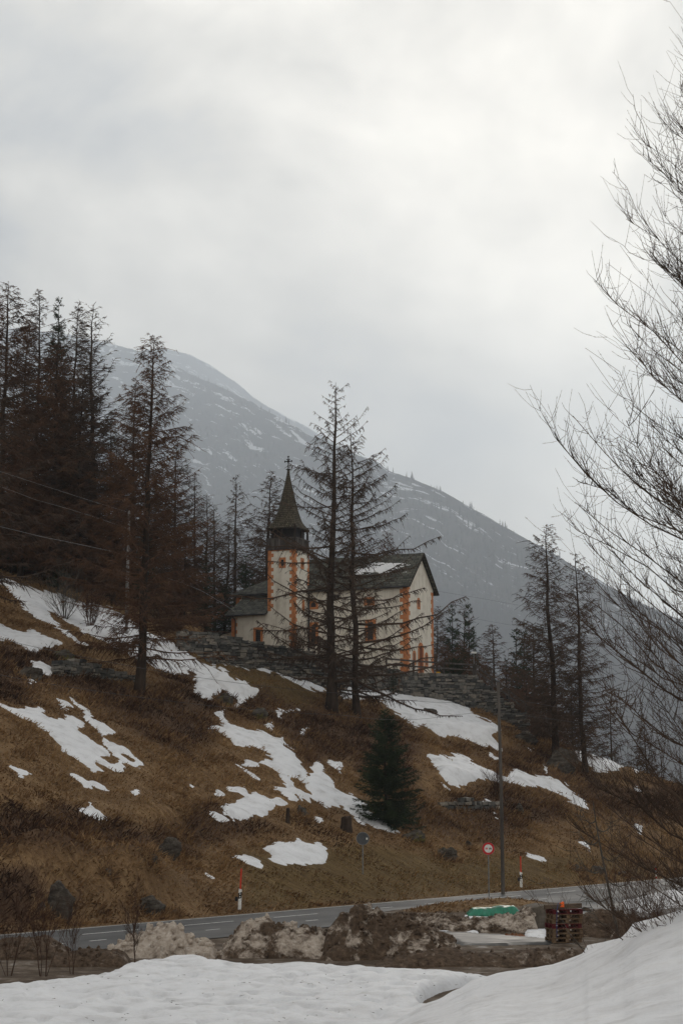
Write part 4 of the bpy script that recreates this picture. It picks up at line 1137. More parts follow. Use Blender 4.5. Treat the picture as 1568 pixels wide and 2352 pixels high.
# annex at the left end
ax = SXl - 2.3; az_ = wp(115, 1205, 'y', -1.2)[2]; az2 = wp(55, 1242, 'y', -1.2)[2]
m = MB(); m.prism([(ax, -1.2), (SXl, -1.2), (SXl, az_ - .12), (ax, az2 - .12)], lambda a, b, d: (a, d, b), -1.6, 1.6); m.build('annex_wall', M_plaster, church)
roof_slab('annex_roof', [(ax - .3, -1.9, az2 - .12), (ax - .3, 1.9, az2 - .12), (SXl - .01, 1.9, az_ - .08), (SXl - .01, -1.9, az_ - .08)], .1)

# painted corner stones
def quoin(x, y, z0, z1, sx, sy, w1=.30, w2=.52, step=.34, x_only=False, y_only=False, ph_=0):
    """alternating blocks on both faces of a corner at (x, y); sx, sy point along the faces away from the corner"""
    m = MB(); z = z0; k = ph_
    while z < z1 - .05:
        h = min(step, z1 - z); wa, wb = (w2, w1) if k % 2 else (w1, w2)
        if not y_only:      # face normal -y / +y
            xs = sorted((x, x + sx * wa)); ys = sorted((y - .0 * sy, y - .02 * sy))
            Bx(m, xs[0] - (.018 if sx > 0 else 0), xs[1] + (.018 if sx < 0 else 0), ys[0], ys[1], z, z + h - .002)
        if not x_only:      # face normal x
            ys = sorted((y, y + sy * wb)); xs = sorted((x, x - .02 * sx))
            Bx(m, xs[0], xs[1], ys[0], ys[1], z, z + h - .002)
        z += h; k += 1
    return m.build('quoin', M_orange, church)
zq = wp(400, 1088, 'y', TF)[2]
quoin(0, 0, -.6, zE - .1, -1, 1, .42, .72, .40)
quoin(0, NW, -.6, zE - .1, -1, -1, .42, .62, .40)
quoin(TXr, TF, .0, zT - .02, -1, 1, .30, .52, .34)
quoin(TXl, TF, zq, zT - .02, 1, 1, .34, .58, .34, x_only=True)
quoin(TXr, TF + TD + .36, zE + .3, zT - .02, -1, -1, .24, .4, .34, y_only=True)
quoin(SXl, TF + .02, -.6, zS - .25, 1, 1, .34, .6, .34)
quoin(CXl, .31, zC - 1.3, zC - .12, 1, 1, .34, .5, .34)
m = MB(); Bx(m, TXl + .34, TXr - .3, TF - .02, TF, zT - .28, zT - .02); m.build('band', M_orange, church)

# windows: orange surround, dark pane, lead bars
def window(plane, c, x0, y0, x1, y1, fr=.24, arch=False, out=-1, glass=True, name='window', bars=True):
    A, B = wp(x0, y1, plane, c), wp(x1, y0, plane, c)
    i = 0 if plane == 'y' else 1
    a0, a1 = sorted((A[i], B[i])); z0, z1 = A[2], B[2]
    def fn(a, b, d): return (a, c + d, b) if plane == 'y' else (c + d, a, b)
    def outline(a0, a1, z0, z1):
        if not arch: return [(a0, z0), (a1, z0), (a1, z1), (a0, z1)]
        r = (a1 - a0) / 2; zc = max(z0 + .05, z1 - r)
        return [(a0, z0), (a1, z0)] + [(a0 + r + r * math.cos(t_), zc + (z1 - zc) * math.sin(t_)) for t_ in np.linspace(0, math.pi, 11)]
    o1 = outline(a0, a1, z0, z1); o2 = outline(a0 + fr, a1 - fr, z0 + fr, z1 - fr)
    n = len(o1); d0, d1 = 0, out * .05
    v = [fn(*p_, d0) for p_ in o1] + [fn(*p_, d1) for p_ in o1] + [fn(*p_, d1) for p_ in o2] + [fn(*p_, d0) for p_ in o2]
    f = []
    for k in range(n):
        l = (k + 1) % n
        f += [(k, l, n + l, n + k), (n + k, n + l, 2 * n + l, 2 * n + k), (2 * n + k, 2 * n + l, 3 * n + l, 3 * n + k)]
    m = MB(); m.add(v, f); w_ = m.build(name, M_orange, church)
    m = MB(); m.prism(o2, fn, out * .003, out * .012); m.build('pane' if glass else 'door_leaf', M_glass if glass else M_darkorange, w_)
    if bars and glass:
        m = MB(); nb_ = 2
        for k in range(1, nb_ + 1):
            a = a0 + fr + (a1 - a0 - 2 * fr) * k / (nb_ + 1)
            m.prism([(a - .012, z0 + fr), (a + .012, z0 + fr), (a + .012, z1 - fr), (a - .012, z1 - fr)], fn, out * .013, out * .022)
        for k in range(1, 6):
            zz = z0 + fr + (z1 - z0 - 2 * fr) * k / 6
            m.prism([(a0 + fr, zz - .012), (a1 - fr, zz - .012), (a1 - fr, zz + .012), (a0 + fr, zz + .012)], fn, out * .023, out * .03)
        m.build('window_bar', M_lead, w_)
    return w_
M_darkorange = nmat('red_brown_door', [(.3, (.12, .035, .016)), (.7, (.22, .07, .03))], 6, .8, 5, .3, .01, (3, 3, .3))
window('y', 0, 603, 1018, 663, 1080, .22, True)
window('y', 0, 606, 1158, 664, 1308, .26)
window('y', 0, 948, 1000, 1016, 1056, .24)
window('y', 0, 957, 1140, 1024, 1288, .26)
window('y', TF, 257, 1190, 317, 1298, .24)
window('y', TF, 418, 752, 460, 820, .20, bars=False)
window('x', TXr, 552, 760, 572, 822, .22, out=1, bars=False)
window('x', TXr, 561, 1020, 575, 1085, .22, out=1, bars=False)
window('x', 0, 1281, 1008, 1299, 1075, .22, True, 1, bars=False)
window('x', 0, 1254, 1338, 1272, 1425, .22, True, 1, bars=False)
window('x', 0, 1330, 1350, 1348, 1440, .22, True, 1, bars=False)
window('x', 0, 1288, 1290, 1321, 1505, .30, True, 1, glass=False, name='door')
# belfry
bz0, bz1 = zT, wp(470, 630, 'y', TF)[2]; bz2 = wp(470, 572, 'y', TF)[2]
bo = .10; x0, x1, y0, y1 = TXl - bo, TXr + bo, TF - bo, TF + TD + bo
m = MB(); rg = np.random.default_rng(3)
for (ax_, c0, s0, s1) in (('y', y0, x0, x1), ('y', y1, x0, x1), ('x', x0, y0, y1), ('x', x1, y0, y1)):
    n = 15; wdt = (s1 - s0) / n
    for k in range(n):
        a = s0 + (k + .5) * wdt; hz = bz1 - bz0 + rg.uniform(-.03, .03); tk = .04 + rg.uniform(0, .02)
        cc = (a, c0, bz0 + hz / 2 - .1) if ax_ == 'y' else (c0, a, bz0 + hz / 2 - .1)
        m.box(cc, (wdt - .02, tk, hz + .2) if ax_ == 'y' else (tk, wdt - .02, hz + .2))
Bx(m, x0 + .32, x1 - .32, y0 + .32, y1 - .32, bz0, bz2 + .1, 1)  # dark box added; its iron black stands in for the bell chamber's shade
bel = m.build('belfry_boards_shade_box', [M_oldwood, M_iron], church)
m = MB()
for (ax_, c0, s0, s1) in (('y', y0 - .05, x0 - .08, x1 + .08), ('y', y1 + .05, x0 - .08, x1 + .08), ('x', x0 - .05, y0, y1), ('x', x1 + .05, y0, y1)):
    L_ = s1 - s0; cc = ((s0 + s1) / 2, c0, bz1) if ax_ == 'y' else (c0, (s0 + s1) / 2, bz1)
    m.box(cc, (L_, .10, .10) if ax_ == 'y' else (.10, L_, .10))
m.build('belfry_rail', M_oldwood, church)
for px_ in (x0 + .1, (x0 + x1) / 2, x1 - .1):
    for py_ in (y0 + .1, (y0 + y1) / 2, y1 - .1):
        if px_ == (x0 + x1) / 2 and py_ == (y0 + y1) / 2: continue
        m = MB(); m.box((px_, py_, (bz0 + bz2) / 2 + .2), (.16, .16, bz2 - bz0 + .4)); m.build('belfry_post', M_darkwood, church)
m = MB(); m.box(((x0 + x1) / 2, (y0 + y1) / 2, bz2 + .12), (x1 - x0 + .1, y1 - y0 + .1, .2)); m.build('belfry_ceiling', M_darkwood, church)
bc = ((x0 + x1) / 2, (y0 + y1) / 2)
m = MB(); pr = [(.05, .52), (.10, .50), (.14, .40), (.17, .25), (.24, .02), (.25, 0)]
an = np.linspace(0, 2 * math.pi, 17)[:-1]
rings = [[(bc[0] + r_ * math.cos(a), y0 + .02 + .28 + r_ * math.sin(a) * .9, bz1 + .02 + h_) for a in an] for r_, h_ in pr]
m.add([k for r_ in rings for k in r_], [(i * 16 + k, i * 16 + (k + 1) % 16, i * 16 + 16 + (k + 1) % 16, i * 16 + 16 + k) for i in range(5) for k in range(16)] + [tuple(range(16))])
m.build('bell', M_iron, church)
# spire: square flared eaves turning octagonal
ctr = np.array([bc[0], bc[1]])
zt_ = lambda zy: wp(473, zy, 'y', bc[1])[2]
sc_ = .57415 / 1.568 / F * 158.9
half = (x1 - x0) / 2
prof = [(582, 1.62, 0), (575, 1.58, 0), (560, 1.42, .08), (535, 1.22, .35), (500, 1.08, .7), (450, .86, .9), (400, .69, 1), (350, .52, 1), (300, .35, 1), (260, .22, 1), (232, .13, 1), (206, .08, 1)]
m = MB(); ns = 32; V = []; zs = []
pz = [zt_(p_[0]) for p_ in prof]
zz = np.linspace(pz[0], pz[-1], 64)
hw_ = np.interp(zz, pz, [p_[1] for p_ in prof]); oc_ = np.interp(zz, pz, [p_[2] for p_ in prof])
for i_, (z_, h_, o_) in enumerate(zip(zz, hw_, oc_)):
    h_ = h_ + (.018 if i_ % 2 else 0)
    for k in range(ns):
        a = 2 * math.pi * (k + .5) / ns
        ca, sa = math.cos(a), math.sin(a)
        sq = 1 / max(abs(ca), abs(sa))
        a8 = (a + math.pi / 8) % (math.pi / 4) - math.pi / 8
        ocr = 1 / math.cos(a8)
        r_ = h_ * (sq * (1 - o_) + ocr * o_)
        V.append((ctr[0] + r_ * ca, ctr[1] + r_ * sa, z_))
f = [(i_ * ns + k, i_ * ns + (k + 1) % ns, (i_ + 1) * ns + (k + 1) % ns, (i_ + 1) * ns + k) for i_ in range(63) for k in range(ns)]
f += [tuple(range(ns))[::-1], tuple(range(63 * ns, 64 * ns))]
m.add(V, f)
V = np.array(V); aa = np.arctan2(V[:, 1] - ctr[1], V[:, 0] - ctr[0])
def m_shingle():
    t = NT('wood_shingles'); c = t.attr('ruv', 'Vector')
    br = t.n('ShaderNodeTexBrick'); t.l(c, br.inputs['Vector'])
    br.inputs['Scale'].default_value = 1; br.inputs['Brick Width'].default_value = .16; br.inputs['Row Height'].default_value = .19; br.inputs['Mortar Size'].default_value = .018
    br.inputs['Color1'].default_value = (.070, .060, .046, 1); br.inputs['Color2'].default_value = (.135, .118, .092, 1); br.inputs['Mortar'].default_value = (.015, .013, .01, 1)
    f = t.noise(t.coord('Object'), 2, 6, .65)
    col = t.mix(.8, br.outputs['Color'], t.ramp(f, [(.3, (.5, .48, .44)), (.55, (.9, .88, .8)), (.75, (1.0, 1.03, .75))]), 'MULTIPLY')
    return t.fin(col, .9, .15)
M_shingle = m_shingle()
m.build('spire', M_shingle, church, attrs={'ruv': np.stack([aa * 1.2, V[:, 2], 0 * aa], -1)})
# finial and cross
zb_ = zt_(206); zt2 = zt_(118)
m = MB(); m.tube([(ctr[0], ctr[1], zt_(232)), (ctr[0], ctr[1], zb_), (ctr[0], ctr[1], zb_ + .05), (ctr[0], ctr[1], zb_ + .10), (ctr[0], ctr[1], zb_ + .16), (ctr[0], ctr[1], zt2)], [.09, .07, .20, .24, .05, .035], 10)
m.build('finial', M_iron, church)
m = MB(); zc_ = zt_(150)
m.box((ctr[0], ctr[1], zc_), (.74, .07, .08))
m.box((ctr[0], ctr[1], zt_(138)), (.40, .07, .06))
for s_ in (-1, 1): m.box((ctr[0] + s_ * .36, ctr[1], zc_), (.08, .08, .18))
m.box((ctr[0], ctr[1], zc_), (.26, .05, .26), M=[[.7071, 0, -.7071], [0, 1, 0], [.7071, 0, .7071]])
m.box((ctr[0], ctr[1], zt2 - .04), (.16, .06, .12))
m.build('cross', M_iron, church)
# snow on the nave roof
uu, vv = np.meshgrid(np.linspace(0, 1, 70), np.linspace(0, 1, 40))
xa, ya = -6.6 + 6.2 * uu, NW / 2 * (.22 + .62 * vv)
zz = zE + (zR - zE) * ya / (NW / 2) + .17 / math.cos(math.atan(sl)) 
sdm = .34 - np.hypot((uu - .5) * .95, (vv - .45) * 1.25) + fbm(uu * 6, vv * 11, octs=5, seed=5, gain=.65) * .42
zz = zz + np.where(sdm > 0, .10 * np.clip(sdm / .15, 0, 1) ** .5, np.clip(sdm * 1.2, -.2, 0))
W_ = P0[None, None] + xa[..., None] * CHX + ya[..., None] * CHY; W_[..., 2] = P0[2] + zz
m = MB(); gridmesh(m, W_[..., 0], W_[..., 1], W_[..., 2], keep=sdm > -.12)
tag(m.build('roof_snow', M_snow2, smooth=True), 'patch of melting snow lying on the dark nave roof', 'snow patch')
# ------------------------------------------------------------------ dry stone walls
M_stone = None
def m_stone():
    t = NT('wall_stone'); c = t.coord('Object')
    g = t.n('ShaderNodeNewGeometry').outputs['Random Per Island']
    col = t.ramp(g, [(0, (.05, .05, .05)), (.35, (.11, .108, .10)), (.7, (.19, .178, .16)), (1, (.26, .23, .19))])
    f = t.noise(c, 5, 7, .65)
    col = t.mix(.8, col, t.ramp(f, [(.3, .45), (.7, 1.15)]), 'MULTIPLY')
    t.bump(f, .7, .05)
    return t.fin(col, .95, .15)
M_stone = m_stone()
M_core = nmat('wall_core', [(.3, (.012, .012, .011)), (.7, (.03, .028, .026))], 4, 1)
def stone_wall(name, path, top, base, thick, label, seed=0, sw=(.22, .85), shh=(.10, .30), parent=None):
    rg = np.random.default_rng(seed)
    path = np.asarray(path, float); L = np.concatenate([[0], np.cumsum(np.hypot(*np.diff(path, axis=0).T))])
    fx_ = lambda d: np.array([np.interp(d, L, path[:, 0]), np.interp(d, L, path[:, 1])])
    m = MB(); core = MB()
    lo = min(min(base), min(top)); hi = max(top)
    z = lo - .1
    while z < hi:
        ch = rg.uniform(*shh); d = -rg.uniform(0, .3)
        while d < L[-1]:
            w_ = rg.uniform(*sw); dm = np.clip(d + w_ / 2, 0, L[-1])
            tz = np.interp(dm, L, top); bz = np.interp(dm, L, base)
            if z + ch * .5 < tz + rg.uniform(-.05, .04) and z + ch > bz - .35:
                c = fx_(dm); e = fx_(min(dm + .1, L[-1])) - fx_(max(dm - .1, 0)); rz = math.atan2(e[1], e[0])
                m.box((c[0] + rg.uniform(-.03, .03), c[1] + rg.uniform(-.05, .05), z + ch / 2), (w_ * .96, thick * rg.uniform(.9, 1.12), ch * rg.uniform(.70, 1.0)), 0, rz + rg.uniform(-.09, .09), .05)
            d += w_
        z += ch
    dd = np.linspace(0, L[-1], max(2, int(L[-1] / .5)))
    for k in range(len(dd) - 1):
        a, b = fx_(dd[k]), fx_(dd[k + 1]); c = (a + b) / 2; e = b - a
        tz = np.interp((dd[k] + dd[k + 1]) / 2, L, top) - .14; bz = np.interp((dd[k] + dd[k + 1]) / 2, L, base) - .4
        if tz > bz: m.box((c[0], c[1], (tz + bz) / 2), (np.hypot(*e) * 1.02, thick * .7, tz - bz), 1, math.atan2(e[1], e[0]))
    o = m.build(name, [M_stone, M_core])
    return tag(o, label, 'stone wall')
def shift(pts, off):
    pts = np.asarray(pts, float); n = []
    for i in range(len(pts)):
        a, b = pts[max(i - 1, 0)], pts[min(i + 1, len(pts) - 1)]; e = (b - a) / np.hypot(*(b - a)); n.append([e[1], -e[0]])
    return pts + np.array(n) * off
def base_z(path, off=.6):
    q = shift(path, off); return [float(Hgt(a, b)) for a, b in q]
wl = WALL[:4]; wl = np.array([wl[0] * (1 - k) + wl[1] * k for k in (0, .5)] + [wl[1] * (1 - k) + wl[2] * k for k in (0, .33, .66)] + [wl[2] * (1 - k) + wl[3] * k for k in (0, .33, .66, 1)])
tp = np.interp(wl[:, 0], [-13.2, -10.5, -1.5, 5.5], [13.0, 12.9, 11.62, 10.75])
stone_wall('stone_wall', wl, tp, base_z(wl), .55, 'long grey dry stone wall sloping down in front of the church', 1)
wr = np.array([WALL[3] * (1 - k) + WALL[4] * k for k in (0, .25, .5, .75, 1)] + [WALL[4] * (1 - k) + WALL[5] * k for k in (.25, .5, .75, 1)])
tr_ = np.interp(wr[:, 0], [5.5, 12.3, 16.9], [10.7, 10.62, 7.0])
stone_wall('stone_wall', wr, tr_, base_z(wr), .6, 'stone retaining wall under the wooden fence at the church corner', 2)
def wall_px(pts, hs, label, seed, thick=.6):
    g = [ground(u, v, 60) for u, v in pts]; path = [p[:2] for p in g]
    stone_wall('stone_wall', path, [p[2] + h for p, h in zip(g, hs)], [p[2] - .2 for p in g], thick, label, seed)
wall_px([(128, 1550), (170, 1552), (230, 1556), (318, 1566)], [.9, 1.1, .8, .4], 'mossy dry stone terrace wall left of the big slope larch', 3)
wall_px([(1015, 1852), (1075, 1860), (1135, 1856)], [.35, .7, .3], 'low broken dry stone wall under grass, right of the small spruce', 4)
# ------------------------------------------------------------------ fences
def fence(path, zs, h, step, label):
    path = np.asarray(path, float); L = np.concatenate([[0], np.cumsum(np.hypot(*np.diff(path, axis=0).T))])
    f = lambda d: np.array([np.interp(d, L, path[:, 0]), np.interp(d, L, path[:, 1]), np.interp(d, L, zs)])
    n = max(1, round(L[-1] / step)); pp = [f(L[-1] * k / n) for k in range(n + 1)]
    root = empty('fence', pp[0], 0, label, 'fence'); rg = np.random.default_rng(8)
    o0 = np.array(pp[0])
    for p in pp:
        m = MB(); m.box(p - o0 + [0, 0, h / 2 - .15], (.17, .17, h + .3), 0, rg.uniform(-.2, .2), .012); m.build('post', M_oldwood, root)
    for k in range(n):
        a, b = pp[k] - o0, pp[k + 1] - o0
        for hz in (h * .92, h * .48):
            m = MB(); e = b - a; c = (a + b) / 2 + [0, -.11, hz]
            yaw = math.atan2(e[1], e[0]); pit = math.atan2(e[2], np.hypot(e[0], e[1])); Ln = np.linalg.norm(e)
            Ry = np.array([[math.cos(pit), 0, -math.sin(pit)], [0, 1, 0], [math.sin(pit), 0, math.cos(pit)]])
            m.box(c, (Ln + .1, .06, .15), 0, yaw, .008, Ry); m.build('rail', M_oldwood, root)
fp = shift(wr[:5], -.05)[:]
fence([(4.0, 152.6), (5.6, 154.2), (12.2, 158.3)], [10.75, 10.72, 10.62], 1.12, 2.9, 'grey wooden rail fence on the wall before the church door')
fence([(12.4, 158.35), (14.6, 157.9), (16.9, 157.4)], [10.6, 8.8, 7.0], 1.1, 1.6, 'grey wooden rail fence running steeply down from the wall corner')

# ------------------------------------------------------------------ poles, wires, signs
M_pole = nmat('weathered_pole', [(.3, (.045, .038, .033)), (.6, (.10, .088, .078)), (.8, (.15, .135, .12))], 4, .95, 6, .4, .02, (1, 1, .08))
M_steel = nmat('galvanised_steel', [(.4, (.16, .165, .17)), (.7, (.26, .265, .27))], 8, .5, 4, metal=.3)
M_white = nmat('white_paint', [(.3, (.60, .60, .58)), (.6, (.74, .74, .72))], 7, .7)
M_red = nmat('red_paint', [(.3, (.42, .015, .02)), (.6, (.55, .025, .03))], 6, .55)
M_redpole = nmat('snow_pole_red', [(.3, (.55, .03, .02)), (.6, (.68, .05, .03))], 6, .6)
M_black = nmat('black_paint', [(.3, (.010, .010, .011)), (.6, (.02, .02, .022))], 6, .6)
M_signback = nmat('sign_back_grey', [(.3, (.035, .037, .042)), (.6, (.06, .063, .07))], 3, .5, spec=.4)
M_refl = nmat('reflector', [(.3, (.6, .6, .6)), (.6, (.8, .8, .8))], 6, .2)
M_wire = nmat('wire_metal', [(.3, (.05, .05, .052)), (.6, (.10, .10, .105))], 3, .6, metal=.3)
M_wire2 = nmat('bright_wire', [(.3, (.25, .25, .26)), (.6, (.36, .36, .37))], 3, .5, metal=.2)
pb = ground(1154.5, 2055, 60); ph_ = height_to(pb, 1150, 1566)
root = empty('utility_pole', pb, 0, 'weathered wooden utility pole on the grass mound beside the road', 'utility pole')
m = MB(); m.tube([(0, 0, -.5), (0, 0, 0), (-.02, 0, ph_ * .5), (-.10, 0, ph_)], [.115, .11, .098, .085], 10); m.build('pole', M_pole, root, smooth=True)
m = MB(); m.tube([(-.10, 0, ph_ - .02), (-.10, 0, ph_ + .02), (-.10, 0, ph_ + .07)], [.12, .12, .03], 10); m.build('cap', M_gutter, root)
ins = []
for du, dv in ((1143, 1577), (1164, 1603), (1142, 1632)):
    q = at(du, dv, pb[1]) - pb; sg = 1 if q[0] > 0 else -1
    m = MB(); m.tube([(-.08, 0, q[2] - .10), (q[0], 0, q[2] - .14), (q[0], 0, q[2] - .02)], .018, 6); b = m.build('bracket', M_iron, root)
    m = MB(); m.tube([(q[0], 0, q[2] - .05), (q[0], 0, q[2]), (q[0], 0, q[2] + .05), (q[0], 0, q[2] + .09), (q[0], 0, q[2] + .13)], [.05, .075, .05, .07, .03], 8); m.build('insulator', M_black, b)
    ins.append(q + pb)
def wire(pts, label, mat=M_wire, r=.008):
    """smooth hanging line through world points"""
    P = np.array(pts); L = np.concatenate([[0], np.cumsum(np.linalg.norm(np.diff(P, axis=0), axis=1))]); d = np.linspace(0, L[-1], 40)
    # quadratic fit in height keeps one clean sag
    x = np.interp(d, L, P[:, 0]); y = np.interp(d, L, P[:, 1])
    k = np.polyfit(L, P[:, 2], min(2, len(P) - 1)); z = np.polyval(k, d)
    z += np.interp(d, [0, L[-1]], [P[0, 2] - z[0], P[-1, 2] - z[-1]])
    m = MB(); m.tube(np.stack([x, y, z], -1), r, 5)
    return tag(m.build('wire', mat), label, 'wire')
Yp = pb[1]
def wl_(us, Y0, Y1): return [at(u, v, Y0 + (Y1 - Y0) * k / (len(us) - 1)) for k, (u, v) in enumerate(us)]
wire([at(-150, 1514, 70), at(0, 1542, 72.5), at(531, 1622, 79), at(789, 1643, 82), at(1033, 1638, Yp - 1), tuple(ins[2])], 'lower wire from the roadside pole leftward across the slope')
wire([at(-150, 1430, 72), at(135, 1492, 75), at(574, 1571, 80), at(862, 1599, 83), tuple(ins[1])], 'upper wire from the roadside pole leftward across the slope')
wire([tuple(ins[1]), at(1278, 1624, Yp + 3), at(1650, 1668, Yp + 12)], 'upper wire from the roadside pole toward the right edge')
wire([tuple(ins[2]), at(1202, 1642, Yp + 2), at(1353, 1663, Yp + 5), at(1650, 1700, Yp + 12)], 'lower wire from the roadside pole toward the right edge')
lp = on(289.5, 134.0); lh = height_to(lp, 291, 1174)
root = empty('utility_pole', lp, 0, 'slender pale grey pole at the edge of the left wood', 'utility pole')
m = MB(); m.tube([(0, 0, -.4), (0, 0, lh * .5), (.04, 0, lh)], [.135, .12, .10], 8); m.build('pole', M_steel if False else nmat('pale_pole', [(.3, (.15, .145, .14)), (.7, (.26, .25, .24))], 3, .9, 5, .3, .02, (1, 1, .1)), root, smooth=True)
for dv in (1180, 1214, 1276):
    q = at(294, dv, lp[1]) - lp
    m = MB(); m.tube([(.02, 0, q[2]), (q[0] + .08, 0, q[2])], .02, 5); b = m.build('bracket', M_iron, root)
    m = MB(); m.tube([(q[0] + .08, 0, q[2] - .04), (q[0] + .08, 0, q[2] + .03), (q[0] + .08, 0, q[2] + .1)], [.06, .07, .03], 6); m.build('insulator', M_white, b)
YL = lp[1]
wire(wl_([(-60, 1062), (128, 1124), (290, 1175)], YL - 14, YL), 'topmost pale wire reaching the slender pole through the left wood', M_wire2)
wire(wl_([(-60, 1098), (79, 1147), (293, 1214)], YL - 14, YL), 'second pale wire reaching the slender pole through the left wood', M_wire2)
wire(wl_([(-60, 1196), (97, 1233), (290, 1274)], YL - 14, YL), 'bright lowest wire reaching the slender pole from the left', M_wire2, .011)
wire(wl_([(291, 1276), (330, 1297), (461, 1367), (540, 1405)], YL, 152), 'wire slanting from the slender pole down to the sacristy', M_wire2)
wire(wl_([(992, 1356), (1195, 1391), (1640, 1468)], 163.5, 172), 'wire leaving the gable eave toward the right')
wire(wl_([(1060, 1416), (1191, 1439), (1640, 1520)], 190, 176), 'wire crossing the hollow below the gable wire')

def sign_post(u, v, uc, vc, dia_px, root, mat=M_steel, r=.03):
    p = ground(u, v, 60); root.location = tuple(p)
    q = at(uc, vc, p[1] - .06) - p
    m = MB(); m.tube([(0, .06, -.3), (q[0], .06, q[2] + .12)], r, 8); m.build('post', mat, root)
    return p, q, dia_px / F * p[1] / 2
def disc(c, r, y0, y1, n=40): return [(c[0] + r * math.cos(a), c[2] + r * math.sin(a)) for a in np.linspace(0, 2 * math.pi, n + 1)[:-1]]
root = empty('road_sign', (0, 0, 0), 0, 'round road sign seen from behind, dark grey back on a thin post', 'road sign')
p, q, r_ = sign_post(833, 2009, 832.8, 1926, 27, root)
fy = lambda a, b, d: (a, d, b)
m = MB(); m.prism(disc(q, r_, 0, 0), fy, -.02, .02); m.build('sign_plate', M_signback, root)
m = MB(); rr_ = [disc(q, r_ * 1.0, 0, 0), disc(q, r_ * 1.07, 0, 0)]
v = [fy(*k, -.035) for k in rr_[0]] + [fy(*k, -.035) for k in rr_[1]] + [fy(*k, .025) for k in rr_[1]] + [fy(*k, .025) for k in rr_[0]]
m.add(v, [(j * 40 + k, j * 40 + (k + 1) % 40, ((j + 1) % 4) * 40 + (k + 1) % 40, ((j + 1) % 4) * 40 + k) for j in range(4) for k in range(40)]); m.build('rim', M_steel, root)
m = MB(); m.box((q[0] + r_ * .68, -.025, q[2] - .01), (.09, .008, .11)); m.build('sticker', M_white, root)
root = empty('road_sign', (0, 0, 0), 0, 'round red and white no overtaking sign with two cars beside the wooden pole', 'road sign')
p, q, r_ = sign_post(1122.6, 2060.5, 1120.9, 1949.1, 28, root)
m = MB(); m.prism(disc(q, r_, 0, 0), fy, -.012, .012); m.build('sign_plate', M_steel, root)
m = MB(); a_, b_ = disc(q, r_ * .97, 0, 0), disc(q, r_ * .66, 0, 0)
m.add([fy(*k, -.017) for k in a_] + [fy(*k, -.017) for k in b_] + [fy(*k, -.012) for k in a_] + [fy(*k, -.012) for k in b_],
      [(k, (k + 1) % 40, 40 + (k + 1) % 40, 40 + k) for k in range(40)] + [(k, (k + 1) % 40, 80 + (k + 1) % 40, 80 + k) for k in range(40)]); m.build('red_ring', M_red, root)
m = MB(); m.prism(disc(q, r_ * .655, 0, 0), fy, -.015, -.012); m.build('white_field', M_white, root)
def car_shape(cx, s): return [(cx + s * a, q[2] + s * b) for a, b in [(-1, -.75), (-.72, -.75), (-.72, -.55), (.72, -.55), (.72, -.75), (1, -.75), (1, .05), (.85, .15), (.62, .72), (-.62, .72), (-.85, .15), (-1, .05)]]
for cx, mt in ((q[0] - r_ * .30, M_red), (q[0] + r_ * .30, M_black)):
    m = MB(); m.prism(car_shape(cx, r_ * .20), fy, -.021, -.016); c_ = m.build('car_symbol', mt, root)
    m = MB(); s = r_ * .20; m.prism([(cx - .55 * s, q[2] + .15 * s), (cx + .55 * s, q[2] + .15 * s), (cx + .42 * s, q[2] + .5 * s), (cx - .42 * s, q[2] + .5 * s)], fy, -.024, -.0215); m.build('car_window', M_white, c_)

def marker(u, v, vw, ut, vt, label, striped=False):
    p = ground(u, v, 60); h1 = height_to(p, u, vw); q = at(ut, vt, p[1]) - p
    root = empty('road_marker', p, 0, label, 'road marker', 'snow poles along the road')
    lx = q[0] / q[2]
    if not striped:
        m = MB(); w_ = .075
        m.prism([(-w_, -.2), (w_, -.2), (w_ + lx * h1, h1 - .03), (-w_ + lx * h1, h1 + .02)], lambda a, b, d: (a, d, b), -.06, .06); m.build('post', M_white, root)
        m = MB(); a, b = h1 * .52, h1 * .86
        m.prism([(-w_ - .004 + lx * a, a), (w_ + .004 + lx * a, a + .05), (w_ + .004 + lx * b, b), (-w_ - .004 + lx * b, b - .05)], lambda a, b, d: (a, d, b), -.065, .065); bd = m.build('black_band', M_black, root)
        for k in (.63, .76):
            m = MB(); m.prism([(lx * h1 * k + .03 * math.cos(t_), h1 * k + .03 * math.sin(t_)) for t_ in np.linspace(0, 6.28, 13)[:-1]], lambda a, b, d: (a, d, b), -.07, -.064); m.build('reflector', M_refl, bd)
        m = MB(); m.box((-.15, .0, h1 * .52), (.12, .10, .20), 0, 0, .01); m.box((-.085, 0, h1 * .52), (.03, .03, .04)); m.build('side_box', M_black, root)
        m = MB(); m.tube([(lx * h1 * .8, .0, h1 * .9), (q[0], 0, q[2])], .033, 8); m.build('snow_pole', M_redpole, root)
    else:
        n = 7
        for k in range(n):
            m = MB(); a, b = q[2] * k / n, q[2] * (k + 1) / n; m.tube([(lx * a, 0, a), (lx * b, 0, b)], .035, 8); m.build('band', M_red if k % 2 else M_white, root)
marker(550, 2090, 2042, 554.5, 1995, 'white roadside marker with tall red snow pole, nearest and leftmost of them')
marker(1196.2, 2038.7, 2003, 1194.5, 1967, 'white roadside marker with red snow pole right of the wooden pole')
marker(1507, 2023, 2010, 1504, 1989, 'thin red and white banded snow pole far along the road', True)
